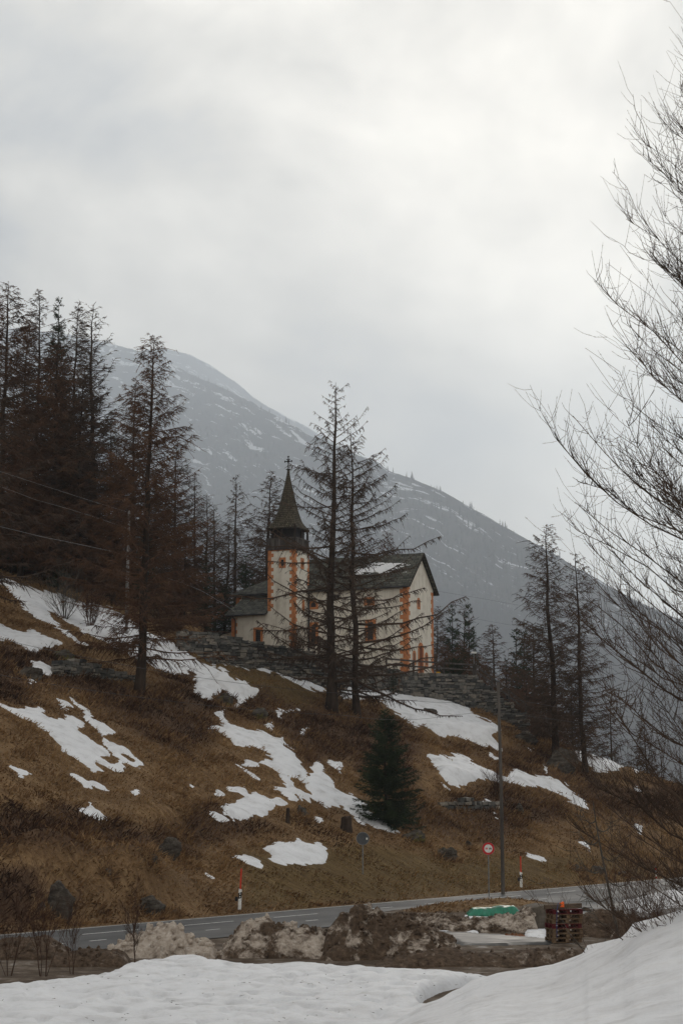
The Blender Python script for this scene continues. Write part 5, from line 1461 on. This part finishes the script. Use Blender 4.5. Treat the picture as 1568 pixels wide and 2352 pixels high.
# lamp at the terrace corner, yellow trail plate
p = np.array([12.35, 159.6, 10.2]); h = height_to(p, 1082, 1500)
root = empty('lamp_post', p, 0, 'small white lamp post standing behind the stone wall corner', 'lamp post')
m = MB(); m.tube([(0, 0, -.3), (0, 0, h)], .035, 6); m.build('pole', M_steel, root)
m = MB(); m.box((0, 0, h + .03), (.50, .22, .12), 0, 0, .01); m.box((0, 0, h + .11), (.34, .16, .05)); m.build('lamp_head', M_white, root)
p = np.array([9.0, 160.2, 10.3])
root = empty('trail_sign', p, 0, 'small yellow plate on a stake by the church corner', 'sign')
m = MB(); m.tube([(0, 0, -.2), (0, 0, .95)], .03, 6); m.build('stake', M_oldwood, root)
m = MB(); m.box((.02, -.04, .75), (.34, .02, .20)); m.box((.2, -.04, .75), (.10, .018, .10)); m.build('plate', nmat('yellow_paint', [(.3, (.60, .33, .02)), (.7, (.72, .42, .04))], 5, .6), root)

# ------------------------------------------------------------------ rocks
def m_rock(name, moss=0.0):
    t = NT(name); c = t.coord('Object')
    f = t.noise(t.vmul(c, (1, 1, 2.2)), 1.6, 9, .68, .4)
    col = t.ramp(f, [(.30, (.018, .014, .011)), (.5, (.062, .052, .042)), (.62, (.115, .10, .083)), (.76, (.20, .18, .155))])
    if moss: col = t.mix(t.ramp(t.noise(c, 2.3, 5), [(.50, 0.0), (.60, moss)]), col, (.10, .085, .015))
    t.bump(f, 1.0, .15)
    return t.fin(col, .9, .2)
M_rock = m_rock('rock'); M_rockm = m_rock('mossy_rock', .8)
ROCKS = []
def rock(u, v, wpx, hpx, label, seed, mat=None, dep=.9, tilt=0.0, name='rock', sink=.34, cat='rock'):
    p = ground(u, v, 50); k = p[1] / F
    w_, h_ = wpx * k / 2, hpx * k
    n1, n2 = 44, 28
    a, b = np.meshgrid(np.linspace(0, 2 * math.pi, n1 + 1)[:-1], np.linspace(-math.pi / 2, math.pi / 2, n2))
    x, y, z = np.cos(a) * np.cos(b), np.sin(a) * np.cos(b), np.sin(b)
    r = 1 + fbm(x * 1.1 + seed * 3.7, y * 1.1, z * 1.1, 2, seed) * .35
    # facets
    rg = np.random.default_rng(seed); N_ = _nrm(rg.normal(0, 1, (16, 3))); dd = rg.uniform(.5, .85, 16)
    V = np.stack([x * r, y * r, z * r], -1)
    for nn, d_ in zip(N_, dd):
        s = V @ nn; V = V - np.maximum(s - d_, 0)[..., None] * nn * .92
    V = V * (1 + fbm(V[..., 0] * 3, V[..., 1] * 3, V[..., 2] * 4, 4, seed + 5)[..., None] * .30)
    V = V * [w_ * 1.12, w_ * dep, h_ * .62]
    if tilt:
        ca, sa = math.cos(tilt), math.sin(tilt); V = V @ np.array([[ca, 0, -sa], [0, 1, 0], [sa, 0, ca]])
    V[..., 2] += h_ * (.5 - sink); V[..., 1] += w_ * dep * .35
    idx = np.arange(n1 * n2).reshape(n2, n1); nx = np.roll(idx, -1, 1)
    q = np.stack([idx[:-1], nx[:-1], nx[1:], idx[1:]], -1).reshape(-1, 4)
    m = MB(); m.add(V.reshape(-1, 3), [q])
    o = m.build(name, mat or M_rock); o.location = tuple(p); ROCKS.append((p, w_))
    return tag(o, label, cat)
rock(138, 2112, 78, 130, 'tall dark rock outcrop above the road at the lower left', 1)
rock(95, 2100, 30, 46, 'narrow grey rock beside the left of the tall outcrop', 2)
rock(345, 2102, 78, 62, 'dark overhanging rock above the road, right of the tall outcrop', 3)
rock(398, 2105, 26, 20, 'small pale rock at the road edge below the overhanging rock', 4)
rock(385, 1972, 78, 40, 'long grey rock slab lying aslant on the slope', 5, tilt=-.75, dep=.5)
rock(246, 2012, 24, 24, 'small grey rock between tall outcrop and overhanging rock', 6)
rock(348, 1990, 26, 22, 'small dark rock just below the aslant slab', 7)
rock(692, 1876, 34, 34, 'dark rock under the tip of the middle snow patch', 8)
rock(951, 1935, 50, 40, 'grey stony knob below the small spruce', 9, M_rockm)
rock(1027, 1975, 46, 44, 'square grey rock on the grass right of the stony knob', 10)
rock(1077, 1952, 20, 26, 'small dark rock above the no overtaking sign', 11)
rock(1195, 1872, 22, 30, 'small dark upright rock right of the wooden pole', 12)
rock(1372, 2010, 52, 28, 'dark rock slab slanting down to the right beside the road', 13, tilt=-.5)
rock(1322, 2000, 28, 20, 'small dark rock left of the slanting slab', 14)
rock(1345, 2022, 22, 14, 'small rock at the road edge under the slanting slab', 15)
rock(1428, 2012, 32, 18, 'flat dark rock right of the slanting slab', 16)
rock(1292, 1772, 74, 84, 'big dark boulder at the foot of the slim larch', 17, dep=.8)
rock(1205, 1708, 60, 44, 'dark rocky step below the lower end of the fence', 18)
rock(1117, 1634, 44, 36, 'grey rock at the foot of the wall corner', 19)
rock(590, 1652, 60, 34, 'mossy rock bank above the middle snow patch', 20, M_rockm)
rock(520, 1622, 46, 40, 'mossy knoll between two arms of snow', 21, M_rockm)
rock(145, 1520, 60, 44, 'yellow mossed rock at the left end of the terrace wall', 22, M_rockm)
rock(70, 1560, 60, 50, 'dark rock under larch twigs near the left edge', 23)
rock(985, 1640, 44, 20, 'low rock beneath the snow field right of the twin larches', 24)
TX, TY = [], []
for p_, w_ in ROCKS:
    k_ = rng.normal(0, 1, (260, 2)); a_ = rng.uniform(0, 2 * math.pi, 260); rr_ = w_ * rng.uniform(.75, 1.5, 260)
    TX.append(p_[0] + rr_ * np.cos(a_)); TY.append(p_[1] + w_ * .3 + rr_ * .8 * np.sin(a_))
TX, TY = np.concatenate(TX), np.concatenate(TY); TZ = Hgt(TX, TY); kk_ = (snow_sd(TX, TY, TZ) < 0) & (st(TX, TY)[0] > .3)
TX, TY, TZ = TX[kk_], TY[kk_], TZ[kk_]; n_ = len(TX)
d_ = rng.normal(0, .5, (n_, 3)) + np.array([-_nd[0] * .6, -_nd[1] * .6, .55]); d_ = _nrm(d_)
L_ = rng.uniform(.25, .62, n_); P0_ = np.stack([TX, TY, TZ - .03], -1); P1_ = P0_ + d_ * L_[:, None]
sd_ = _nrm(np.cross(d_, np.array([[0, 1., 0]]))) * .03
m = MB(); m.add(np.stack([P0_ - sd_, P0_ + sd_, P1_], 1).reshape(-1, 3), [(np.arange(n_) * 3)[:, None] + np.array([[0, 1, 2]])])
tag(m.build('rock_grass', M_grass, attrs={'tone': np.repeat(np.clip(rng.normal(.5, .16, n_), 0, .8), 3)}), 'dead grass hanging over the rocks of the slope', 'grass', kind='stuff')
def stump(u, v, wpx, hpx, label):
    p = ground(u, v, 60); k = p[1] / F
    rg = np.random.default_rng(3); n = 14; an = np.linspace(0, 6.283, n + 1)[:-1]
    m = MB(); V = []
    for z_, rr_ in ((-.3, 1.3), (0, 1.15), (.4, .95), (.9, .9), (1.0, .84)):
        for a in an: V.append((wpx * k / 2 * rr_ * math.cos(a) * rg.uniform(.9, 1.1), wpx * k / 2 * rr_ * math.sin(a) * rg.uniform(.9, 1.1), hpx * k * z_ + (rg.uniform(-.06, .06) if z_ == 1.0 else 0)))
    m.add(V, [(i * n + j, i * n + (j + 1) % n, (i + 1) * n + (j + 1) % n, (i + 1) * n + j) for i in range(4) for j in range(n)] + [tuple(range(4 * n, 5 * n))])
    o = m.build('tree_stump', M_bark); o.location = tuple(p); tag(o, label, 'tree stump')
stump(795, 1908, 26, 30, 'dark cut tree stump on the grass above the grey sign back')
stump(661, 1892, 9, 32, 'thin broken stump beside the dark rock below the snow')

# ------------------------------------------------------------------ heaps of ploughed snow and dirt
def m_heap(name, lo, hi):
    t = NT(name); c = t.coord('Object')
    f = t.noise(c, 1.15, 9, .70, .3); g = t.noise(c, 6, 6, .7)
    dirt = t.ramp(g, [(.3, (.032, .021, .014)), (.6, (.12, .082, .055)), (.8, (.23, .165, .115))])
    sn = t.ramp(g, [(.25, (.27, .215, .17)), (.55, (.48, .41, .345)), (.8, (.70, .67, .63))])
    col = t.mix(t.ramp(f, [(lo, 0.0), (hi, 1.0)]), dirt, sn)
    t.bump(t.math('ADD', f, t.math('MULTIPLY', g, .5)), 1.0, .12)
    return t.fin(col, .9, .15)
M_heapS = m_heap('dirty_snow', .30, .46); M_heapM = m_heap('dirt_and_snow', .45, .56); M_heapD = m_heap('dark_dirt', .53, .62); M_heapE = m_heap('earth', .58, .74)
def lump_chunks(m, centres, sizes, seed, mi=0):
    rg = np.random.default_rng(seed)
    a, b = np.meshgrid(np.linspace(0, 2 * math.pi, 9)[:-1], np.linspace(-1.35, 1.35, 6))
    n = a.size; idx = np.arange(n).reshape(a.shape); nx = np.roll(idx, -1, 1)
    q = np.concatenate([np.stack([idx[:-1], nx[:-1], nx[1:], idx[1:]], -1).reshape(-1, 4)])
    for c, s in zip(centres, sizes):
        d = np.stack([np.cos(a) * np.cos(b), np.sin(a) * np.cos(b), np.sin(b)], -1)
        d = d * rg.uniform(.72, 1.2, a.shape)[..., None] * s * rg.uniform(.6, 1.15, 3)
        m.add(d.reshape(-1, 3) + c, [q], mi)
        m.f.append((np.array([idx[0][::-1] , idx[-1]]) + (m.n - n), mi))
def heap(prof, vb, depth, mat, label, seed, chunks=40, csz=(.06, .22), rough=.5, name='dirt_heap', cat='heap', cmat=None, back=.35):
    us = np.array([p_[0] for p_ in prof], float); vt = np.array([p_[1] for p_ in prof], float)
    um = (us[0] + us[-1]) / 2; g = ground(um, vb, 25); Y0 = g[1]
    nu = max(30, int((us[-1] - us[0]) / F * Y0 / .055)); nv = max(16, int(depth / .06))
    uu = np.linspace(us[0], us[-1], nu); b = np.linspace(0, 1, nv)
    pk = back + .15
    top = np.interp(uu, us, vt)
    Yc = Y0 + depth * pk
    zc = np.array([at(u, v, Yc)[2] for u, v in zip(uu, top)])
    UU, BB = np.meshgrid(uu, b); x = (UU - CX) / F * (CT * Yc + 0) ; x = np.array([at(u, 2150, Yc)[0] for u in uu])[None] + 0 * BB
    y = Y0 + depth * BB
    gz = Hgt(x, y)
    e = np.minimum(1, np.minimum(uu - us[0], us[-1] - uu) / (us[-1] - us[0]) / .05)
    hgt = np.maximum(zc[None] - gz, .02) * e[None] ** .5
    sh = np.where(BB < pk, np.sin(np.clip(BB / pk, 0, 1) * math.pi / 2) ** .8, np.cos(np.clip((BB - pk) / (1 - pk), 0, 1) * math.pi / 2) ** .8)
    n = fbm(x / .9 + seed, y / .9, octs=4, seed=seed) ; cell = np.abs(fbm(x / .45, y / .45 + seed, octs=3, seed=seed + 7))
    z = gz + hgt * sh * np.clip(1 + rough * (n * .9 - cell * .5 - .02), .25, 1.04) - .03 * (sh < .02)
    m = MB(); gridmesh(m, x, y, z)
    rg = np.random.default_rng(seed)
    if chunks:
        i, j = rg.integers(0, nv, chunks), rg.integers(1, nu - 1, chunks)
        sz = rg.uniform(csz[0], csz[1], chunks) * rg.uniform(.5, 1, chunks)
        lump_chunks(m, np.stack([x[i, j], y[i, j], z[i, j] + sz * .05], -1), sz, seed)
    c = np.array([at(um, vb, Y0)[0], Y0 + depth / 2, float(Hgt(at(um, vb, Y0)[0], Y0 + depth / 2))])
    o = m.build(name, mat, loc=c, smooth=False)
    return tag(o, label, cat)
heap([(-60, 2170), (-20, 2160), (60, 2150), (105, 2147), (135, 2165), (160, 2185), (190, 2200)], 2205, 2.6, M_heapE, 'low brown earth heap at the left edge below the road', 1, 60, (.04, .14))
heap([(120, 2192), (170, 2182), (230, 2172), (270, 2176), (300, 2196)], 2222, 1.8, M_heapE, 'flat brown earth heap between the left heap and the lumpy snow heap', 2, 60, (.03, .12))
heap([(248, 2190), (262, 2170), (285, 2150), (310, 2138), (345, 2131), (375, 2122), (402, 2121), (420, 2136), (440, 2156), (470, 2158), (492, 2166), (500, 2186)], 2204, 2.4, M_heapS, 'pale lumpy dirty snow heap at lower left by the thin sapling', 3, 70, (.10, .30), .6, 'snow_heap')
heap([(505, 2180), (518, 2160), (545, 2128), (575, 2112), (610, 2107), (650, 2110), (690, 2118), (722, 2138), (752, 2140), (775, 2165)], 2202, 2.6, M_heapM, 'broad brown and white heap of ploughed snow in the middle', 4, 120, (.05, .2), .6, 'snow_heap')
heap([(735, 2165), (752, 2138), (785, 2098), (812, 2083), (832, 2080), (856, 2092), (885, 2104), (930, 2108), (965, 2122), (1005, 2138), (1040, 2150), (1058, 2178)], 2206, 3.0, M_heapD, 'dark peaked heap of mud and snow right of the broad brown heap', 5, 170, (.05, .22), .7)
heap([(860, 2204), (930, 2186), (1010, 2176), (1080, 2180), (1160, 2184), (1250, 2178), (1340, 2172), (1370, 2190)], 2222, 2.2, M_heapE, 'low earth bank between the snow field and the wet strip', 6, 120, (.03, .12), .5)
heap([(975, 2118), (1000, 2098), (1028, 2090), (1055, 2100), (1085, 2110), (1110, 2112), (1150, 2106), (1178, 2092), (1205, 2078), (1222, 2076), (1230, 2098)], 2142, 3.2, M_heapM, 'heap of broken stones and dirty snow in front of the green tarpaulin', 7, 330, (.05, .20), .6, 'rubble_heap')
heap([(880, 2110), (920, 2098), (960, 2094), (1000, 2100), (1020, 2118)], 2126, 2.5, M_heapD, 'small dark mud heap left of the stone heap', 8, 90, (.04, .16), .6)
heap([(1325, 2118), (1345, 2098), (1380, 2088), (1420, 2094), (1460, 2106), (1490, 2128), (1500, 2146)], 2156, 3.0, M_heapE, 'brown earth mound right of the pallets', 9, 90, (.04, .14), .5)
heap([(1395, 2140), (1430, 2112), (1480, 2106), (1530, 2104), (1590, 2110), (1640, 2125)], 2160, 3.0, M_heapD, 'mixed earth and snow mound by the right shrub', 10, 80, (.04, .14), .5)
# snow left on the lot
LOT = [R7((1290,455),(1400,432),(1480,412),(1600,400),(1640,470),(1480,500),(1400,522),(1340,500),(1300,490)), R7((1195,508),(1300,495),(1280,510),(1190,538)), R7((855,588),(960,580),(955,630),(860,630)),
       R7((590,522),(745,528),(735,550),(620,547)), R7((560,590),(660,588),(640,602)), R7((405,560),(560,575),(520,602),(420,592)), [(270,2175),(400,2180),(520,2188),(440,2205),(330,2215),(290,2205)]]
rs_lot = Raster(LOT)
lx_, ly_ = np.arange(-12, 32, .16), np.arange(44, 108, .2); LX, LY = np.meshgrid(lx_, ly_); LZ = Hgt(LX, LY); lu, lv = proj(LX, LY, LZ)
ls = rs_lot.at(lu, lv) + fbm(LX / .8, LY / .8, octs=3, seed=13) * 3.5
m = MB(); gridmesh(m, LX, LY, LZ + np.where(ls > 0, .14 * np.clip(ls / 6, 0, 1) ** .6, .25 * np.clip(ls / 6, -1, 0)) , keep=ls > -5)
tag(m.build('lot_snow', m_snow('lot_snow', .7), smooth=True), 'grey remains of snow lying about the lot', 'snow', kind='stuff')
# wet strip in front of the pallets
W4 = [(985, 2141), (1110, 2148), (1262, 2160), (1262, 2170), (1060, 2171), (1030, 2160)]
rs_wet = Raster([W4])
ls = rs_wet.at(lu, lv) + fbm(LX / 1.2, LY / .5, octs=3, seed=14) * 1.5
M_wet = NT('wet_asphalt'); _c = M_wet.noise(M_wet.coord('Object', (.35, 2.2, 1)), 1.6, 6, .6)
M_wet = M_wet.fin(M_wet.ramp(_c, [(.3, (.03, .03, .03)), (.7, (.075, .073, .07))]), M_wet.ramp(_c, [(.42, .45), (.62, .8)]), .2)
m = MB(); gridmesh(m, LX, LY, np.where(ls > -.5, LZ * .15 + .85 * (ZR + .02) + .05, LZ - .02), keep=ls > -1)
tag(m.build('pavement', M_wet, smooth=True), 'wet shining strip of asphalt before the pallets', 'pavement', kind='structure')

# ------------------------------------------------------------------ pallets, beam, block, tarpaulin
M_pal = nmat('pallet_wood', [(.3, (.07, .045, .028)), (.55, (.16, .105, .062)), (.8, (.24, .17, .11))], 4, .9, 6, .3, .01, (1, 4, 4))
M_palr = nmat('red_pallet_wood', [(.3, (.055, .007, .009)), (.7, (.125, .016, .018))], 4, .8, 5, .3, .01, (1, 4, 4))
pp = ground(1297, 2167, 30); pp[1] += .4; pp[2] = float(Hgt(pp[0], pp[1])) + .02
def pallet(mat):
    root = empty('pallet', (0, 0, 0)); rg = np.random.default_rng(2)
    for k in range(5):
        m = MB(); m.box((0, -.36 + .18 * k, .133), (1.2, .135, .022), 0, 0, .004); m.build('deck_board', mat, root)
    for y in (-.35, 0, .35):
        m = MB(); m.box((0, y, .011), (1.2, .10, .022), 0, 0, .003); m.build('runner', mat, root)
        for x in (-.53, 0, .53):
            m = MB(); m.box((x, y, .061), (.14, .12, .078), 0, 0, .004); m.build('block', mat, root)
    for x in (-.53, 0, .53):
        m = MB(); m.box((x, 0, .111), (.14, .8, .022), 0, 0, .003); m.build('cross_board', mat, root)
    return root
stack_lab = ['lowest grey brown pallet of the stack', 'second pallet from the ground in the stack', 'third pallet from the ground in the stack', 'lower of the two red painted pallets, mid stack', 'brown pallet on the lower red one in the stack', 'brown pallet just under the top red one', 'topmost red painted pallet of the stack']
a, b = pallet(M_pal), pallet(M_palr); ua = ub = False
hk = (height_to(pp, 1300, 2087)) / 7 
for k in range(7):
    red = k in (3, 6)
    o = (copy_tree(b) if ub else b) if red else (copy_tree(a) if ua else a)
    if red: ub = True
    else: ua = True
    o.location = (pp[0] + rng_t.uniform(-.04, .04) + (.05 if k > 3 else 0), pp[1] + rng_t.uniform(-.03, .03), pp[2] + k * hk)
    o.scale = (1.0, 1.0, hk / .146)
    o.rotation_euler = (0, 0, R(14 + rng_t.uniform(-3, 3)))
    if 'label' in o: del o['label']
    tag(o, stack_lab[k], 'pallet', 'stacked pallets on the lot')
zt_p = pp[2] + 7 * hk
m = MB(); m.box((0, 0, .085), (1.46, .20, .17), 0, 0, .012); o = m.build('timber_beam', nmat('brown_beam', [(.3, (.05, .036, .025)), (.55, (.12, .085, .06)), (.8, (.18, .14, .10))], 4, .95, 6, .4, .02, (.3, 3, 3)))
o.location = (pp[0] - .02, pp[1] - .12, zt_p + .012); o.rotation_euler = (0, R(-2.0), R(7)); tag(o, 'thick brown timber beam lying on top of the pallet stack', 'beam')
m = MB(); rg = np.random.default_rng(6)
uu, vv = np.meshgrid(np.linspace(-1, 1, 9), np.linspace(-1, 1, 9)); 
top_ = .035 + .025 * np.sin(uu * 5 + vv * 3) + .03 * (1 - uu ** 2); gridmesh(m, uu * .08, vv * .12, np.where(np.abs(vv) > .95, -.12, top_ * .6)); 
m.box((.05, -.02, .05), (.07, .05, .05), 0, .3, .012)
o = m.build('orange_cloth', nmat('orange_fabric', [(.3, (.75, .10, .02)), (.7, (.85, .17, .03))], 8, .8), loc=None); o.location = (pp[0] - .07, pp[1] - .13, zt_p + .19); tag(o, 'bright orange cloth draped over the timber beam', 'cloth')
m = MB(); m.tube([(-.25, -.5, .25), (-.31, -.56, 0), (-.33, -.55, -.5), (-.33, -.54, -1.05)], .012, 5); o = m.build('strap', nmat('blue_strap', [(.3, (.02, .04, .14)), (.7, (.04, .07, .22))], 5, .7)); o.location = (pp[0], pp[1], zt_p); tag(o, 'thin blue strap hanging down the front of the pallet stack', 'strap')
# log and bark chips behind
p = ground(1352, 2110, 40); p[1] += 1.0
rock(1345, 2096, 28, 18, 'round brown boulder behind the right end of the beam', 31, nmat('brown_rock', [(.3, (.04, .028, .02)), (.7, (.11, .08, .06))], 3, .95, 7, .6, .05))
M_chip = nmat('bark_chips', [(.3, (.10, .04, .02)), (.7, (.26, .12, .06))], 5, .95)
heap([(1362, 2104), (1375, 2092), (1395, 2090), (1412, 2098), (1420, 2108)], 2112, 1.4, M_chip, 'reddish heap of bark chips right of the timber beam', 12, 90, (.03, .09), .6, 'bark_heap')
heap([(1140, 2152), (1165, 2146), (1195, 2146), (1215, 2152)], 2156, .8, M_chip, 'flat scatter of reddish bark before the concrete block', 13, 60, (.02, .07), .6, 'bark_heap')
# concrete block
p = ground(1232, 2139, 40); k = p[1] / F
m = MB(); w0, w1, hh_ = 50 * k, 36 * k, 56 * k
fn = lambda a, b, d: (a, d, b)
m.prism([(-w0 * .5, -.2), (w0 * .52, -.2), (w0 * .52, hh_ * 1.03), (w0 * .0, hh_ * .95), (-w0 * .16, hh_ * .90)], fn, 0, 1.5)
o = m.build('concrete_block', nmat('stained_concrete', [(.25, (.05, .04, .032)), (.5, (.125, .105, .085)), (.75, (.21, .19, .165))], 2.2, .95, 8, .5, .05)); o.location = tuple(p); o.rotation_euler = (0, 0, R(12)); tag(o, 'brown stained concrete block with a slanted side, left of the pallets', 'concrete block')
bv = o.modifiers.new('bevel', 'BEVEL'); bv.width = .04; bv.segments = 2
# tarpaulin
p = ground(1135, 2106, 40); p[1] += .2; k = p[1] / F
wT, hT, dT = 116 * k, 22 * k, 1.5
uu, vv = np.meshgrid(np.linspace(0, 1, 60), np.linspace(0, 1, 44))
ed = np.minimum(np.minimum(uu, 1 - uu) / .10, np.minimum(vv, 1 - vv) / .16); ed = np.clip(ed, 0, 1)
hz = hT * (.72 + .38 * uu) * ed ** .55
fold = fbm(uu * 9 + vv * 3, vv * 2.5 - uu, octs=3, seed=17) * .07 + np.sin(uu * 42 + fbm(uu * 4, vv * 4, octs=2, seed=4) * 5) * .022 * (1 - ed)
zz = np.maximum(hz + fold * (ed > .02), 0) - .02
xx = (uu - .5) * wT * (1 + .05 * (1 - ed) * np.sin(vv * 17)); yy = (vv - .2) * dT + .05 * (1 - ed) * np.sin(uu * 33)
zz = zz + (np.array(0))
m = MB(); gridmesh(m, xx, yy, zz)
o = m.build('tarpaulin', nmat('green_tarpaulin', [(.3, (.004, .11, .062)), (.6, (.008, .19, .11)), (.85, (.03, .30, .19))], 3, .38, 5, .3, .02, (3, 1, 1), spec=.5), smooth=True); o.location = tuple(p); tag(o, 'wrinkled green tarpaulin over a low pile on the grass mound', 'tarpaulin')
sd_ = o.modifiers.new('thick', 'SOLIDIFY'); sd_.thickness = .01
M_lath = nmat('pale_board', [(.3, (.26, .17, .09)), (.7, (.42, .30, .18))], 5, .9, 5, .2, .01, (.3, 3, 3))
for n_, (dx, dy, dz, L_, rz, lab) in enumerate([(-.25, .35, .0, 1.5, .05, 'long pale board lying on the green tarpaulin, rear one'), (-.1, .12, .01, 1.35, .10, 'pale board on the green tarpaulin, front left one'), (.35, .22, .03, 1.1, .02, 'short pale board on the green tarpaulin, right one')]):
    m = MB(); m.box((0, 0, 0), (L_, .10, .03), 0, 0, .006); b_ = m.build('board', M_lath); b_.rotation_euler = (0, R(-5.0), rz)
    b_.location = (p[0] + dx, p[1] + dy + .1, p[2] + hT * (.72 + .38 * ((dx / wT) + .5)) + .07 + dz); tag(b_, lab, 'board', 'boards on the tarpaulin')

# ------------------------------------------------------------------ shrubs and saplings
M_shr = nmat('shrub_twigs', [(.3, (.03, .016, .011)), (.6, (.075, .04, .026)), (.8, (.11, .065, .042))], 2, .9)
M_shg = nmat('grey_twigs', [(.3, (.05, .043, .036)), (.6, (.11, .098, .082)), (.8, (.16, .145, .12))], 2, .9)
def bush(u, Y, vtop, n, mat, label, fan=.4, seed=1, lv=3, kids=6, r0=.02, base=None):
    p = on(u, Y) if base is None else ground(u, base, 25)
    h = height_to(p, u, vtop)
    o = shrub('shrub', seed, n, h * .86, mat, fan, lv, r0, kids); o.location = tuple(p)
    return tag(o, label, 'shrub')
bush(682, 152.0, 1440, 26, M_shr, 'bare reddish shrub growing before the tower foot', .42, 1, 3, 7, .028)
bush(148, 138.0, 1308, 22, M_shg, 'pale grey bare bush at the wood edge above the snow', .45, 2, 3, 6, .03)
bush(205, 137.0, 1335, 20, M_shr, 'reddish bare bush right of the pale grey one', .45, 12, 3, 6, .03)
bush(1142, 0, 1758, 26, M_shr, 'bare shrub on the slope behind the wooden pole', .5, 3, 3, 6, .02, 1822)
bush(100, 0, 2040, 5, M_shr, 'bare sapling clump at lower left, leftmost of the dark stems', .25, 4, 4, 7, .016, 2243)
bush(22, 0, 1990, 5, M_shr, 'spreading bare bush cut by the lower left frame edge', .45, 14, 4, 7, .014, 2240)
bush(168, 0, 2070, 4, M_shr, 'thin bare sapling at lower left, right of the stem clump', .22, 5, 4, 6, .012, 2238)
bush(314, 0, 2052, 3, M_shr, 'single dark sapling before the lumpy snow heap', .12, 6, 4, 8, .015, 2222)
bush(426, 0, 2165, 5, M_shr, 'few dry stalks at the snow edge below the lumpy heap', .35, 7, 2, 3, .006, 2207)
bush(1225, 0, 2160, 7, M_shr, 'dry twigs poking from the earth bank edge', .4, 8, 2, 4, .007, 2222)
bush(1075, 0, 2225, 3, M_shr, 'two dark stalks in the gap between snow field and snow bank', .3, 9, 2, 3, .007, 2252)
bush(1268, 0, 2170, 5, M_shr, 'short dry twigs left of the steep edge of the snow bank', .4, 10, 2, 4, .007, 2218)
p = on(1415, 44.0); h = height_to(p, 1366, 1840); q = at(1366, 1840, 44.0) - p
m = MB(); kx = np.linspace(0, 1, 9)
ax_ = np.stack([q[0] * kx + .06 * np.sin(kx * 5), .1 * np.sin(kx * 3), q[2] * kx], -1)
m.tube(ax_, .055 * (1 - kx * .8), 8)
rg = np.random.default_rng(21)
for k_, (t_, az__, L_) in enumerate([(.30, 3.3, 1.9), (.33, .3, 1.2), (.40, 2.6, .8), (.45, .1, 1.0), (.52, 3.4, .9), (.6, 6.0, 1.0), (.66, 3.0, .8), (.72, .4, .8), (.8, 3.5, .7), (.86, .2, .5), (.25, .1, .9), (.9, 2.8, .4)]):
    b0 = np.array([np.interp(t_, kx, ax_[:, j]) for j in range(3)]); tt = np.linspace(0, 1, 7)[:, None]
    dv = np.array([math.cos(az__), math.sin(az__) * .6, .25])
    bp = b0 + dv * L_ * tt + np.array([0, 0, .55]) * L_ * tt ** 2 - np.array([0, 0, .35]) * L_ * np.sin(tt * 3.1)
    m.tube(bp, .018 * (1.1 - tt[:, 0]), 5)
    for _ in range(9):
        tj = rg.uniform(.2, 1); c0 = b0 + dv * L_ * tj + np.array([0, 0, .55]) * L_ * tj ** 2 - np.array([0, 0, .35]) * L_ * math.sin(tj * 3.1)
        dd = _nrm((rg.normal(0, 1, 3) + dv * .8)[None])[0]; l_ = rg.uniform(.2, .6)
        m.tube([c0, c0 + dd * l_ * .5, c0 + dd * l_ + [0, 0, l_ * .2]], [.008, .006, .003], 4)
o = m.build('sapling', M_bark_grey); o.location = tuple(p); tag(o, 'grey green young tree with curved side branches right of the pallets', 'young tree')
bush(1530, 36.0, 1975, 16, M_shr, 'dense bare shrub behind the right snow bank', .5, 22, 4, 7, .012)
bush(1470, 40.0, 2015, 12, M_shr, 'loose bare shrub at the foot of the near larch', .6, 23, 4, 7, .011)
p = on(1042, 162.0); o = spruce('green_bush', 61, 1.9, .04, .05, 1.3, 90, pw=.4, dens=.06, nl=.25, nr=.03, droop=.3)
put(o, p, 0, 1, 'low dark green bush behind the fence right of the gable', 'bush')
# long dead grass along the snow edge
def edge_grass(n):
    u = rng.uniform(470, 900, n); v = v_edge(u) + rng.normal(-4, 5, n)
    P_ = np.array([on_plane(a, b, -5.05) for a, b in zip(u, v)]); z = Hgt(P_[:, 0], P_[:, 1])
    L = rng.uniform(.15, .4, n); d = rng.normal(0, 1, (n, 3)); d[:, 2] = np.abs(d[:, 2]) * .5 + .25; d = _nrm(d)
    p0 = np.stack([P_[:, 0], P_[:, 1], z + .05], -1)
    m = MB(); spikes(m, p0, p0 + d * L[:, None], .012)
    tag(m.build('edge_grass', nmat('straw_grass', [(.3, (.10, .055, .022)), (.7, (.26, .15, .06))], 3, .9)), 'rusty dead grass along the edge of the snow field', 'grass', kind='stuff')
edge_grass(5000)
# needles and twig litter on the old snow
def litter(n):
    x = rng.uniform(-14, 12, n); y = rng.uniform(30, 46, n)
    z = Hgt(x, y) + .36; L = rng.uniform(.03, .14, n); a = rng.uniform(0, 6.28, n)
    p0 = np.stack([x, y, z], -1); m = MB(); spikes(m, p0, p0 + np.stack([L * np.cos(a), L * np.sin(a), rng.uniform(-.02, .03, n)], -1), .007)
    tag(m.build('twig_litter', M_shr), 'dark needles and bits of twig scattered on the old snow', 'litter', kind='stuff')
litter(380)
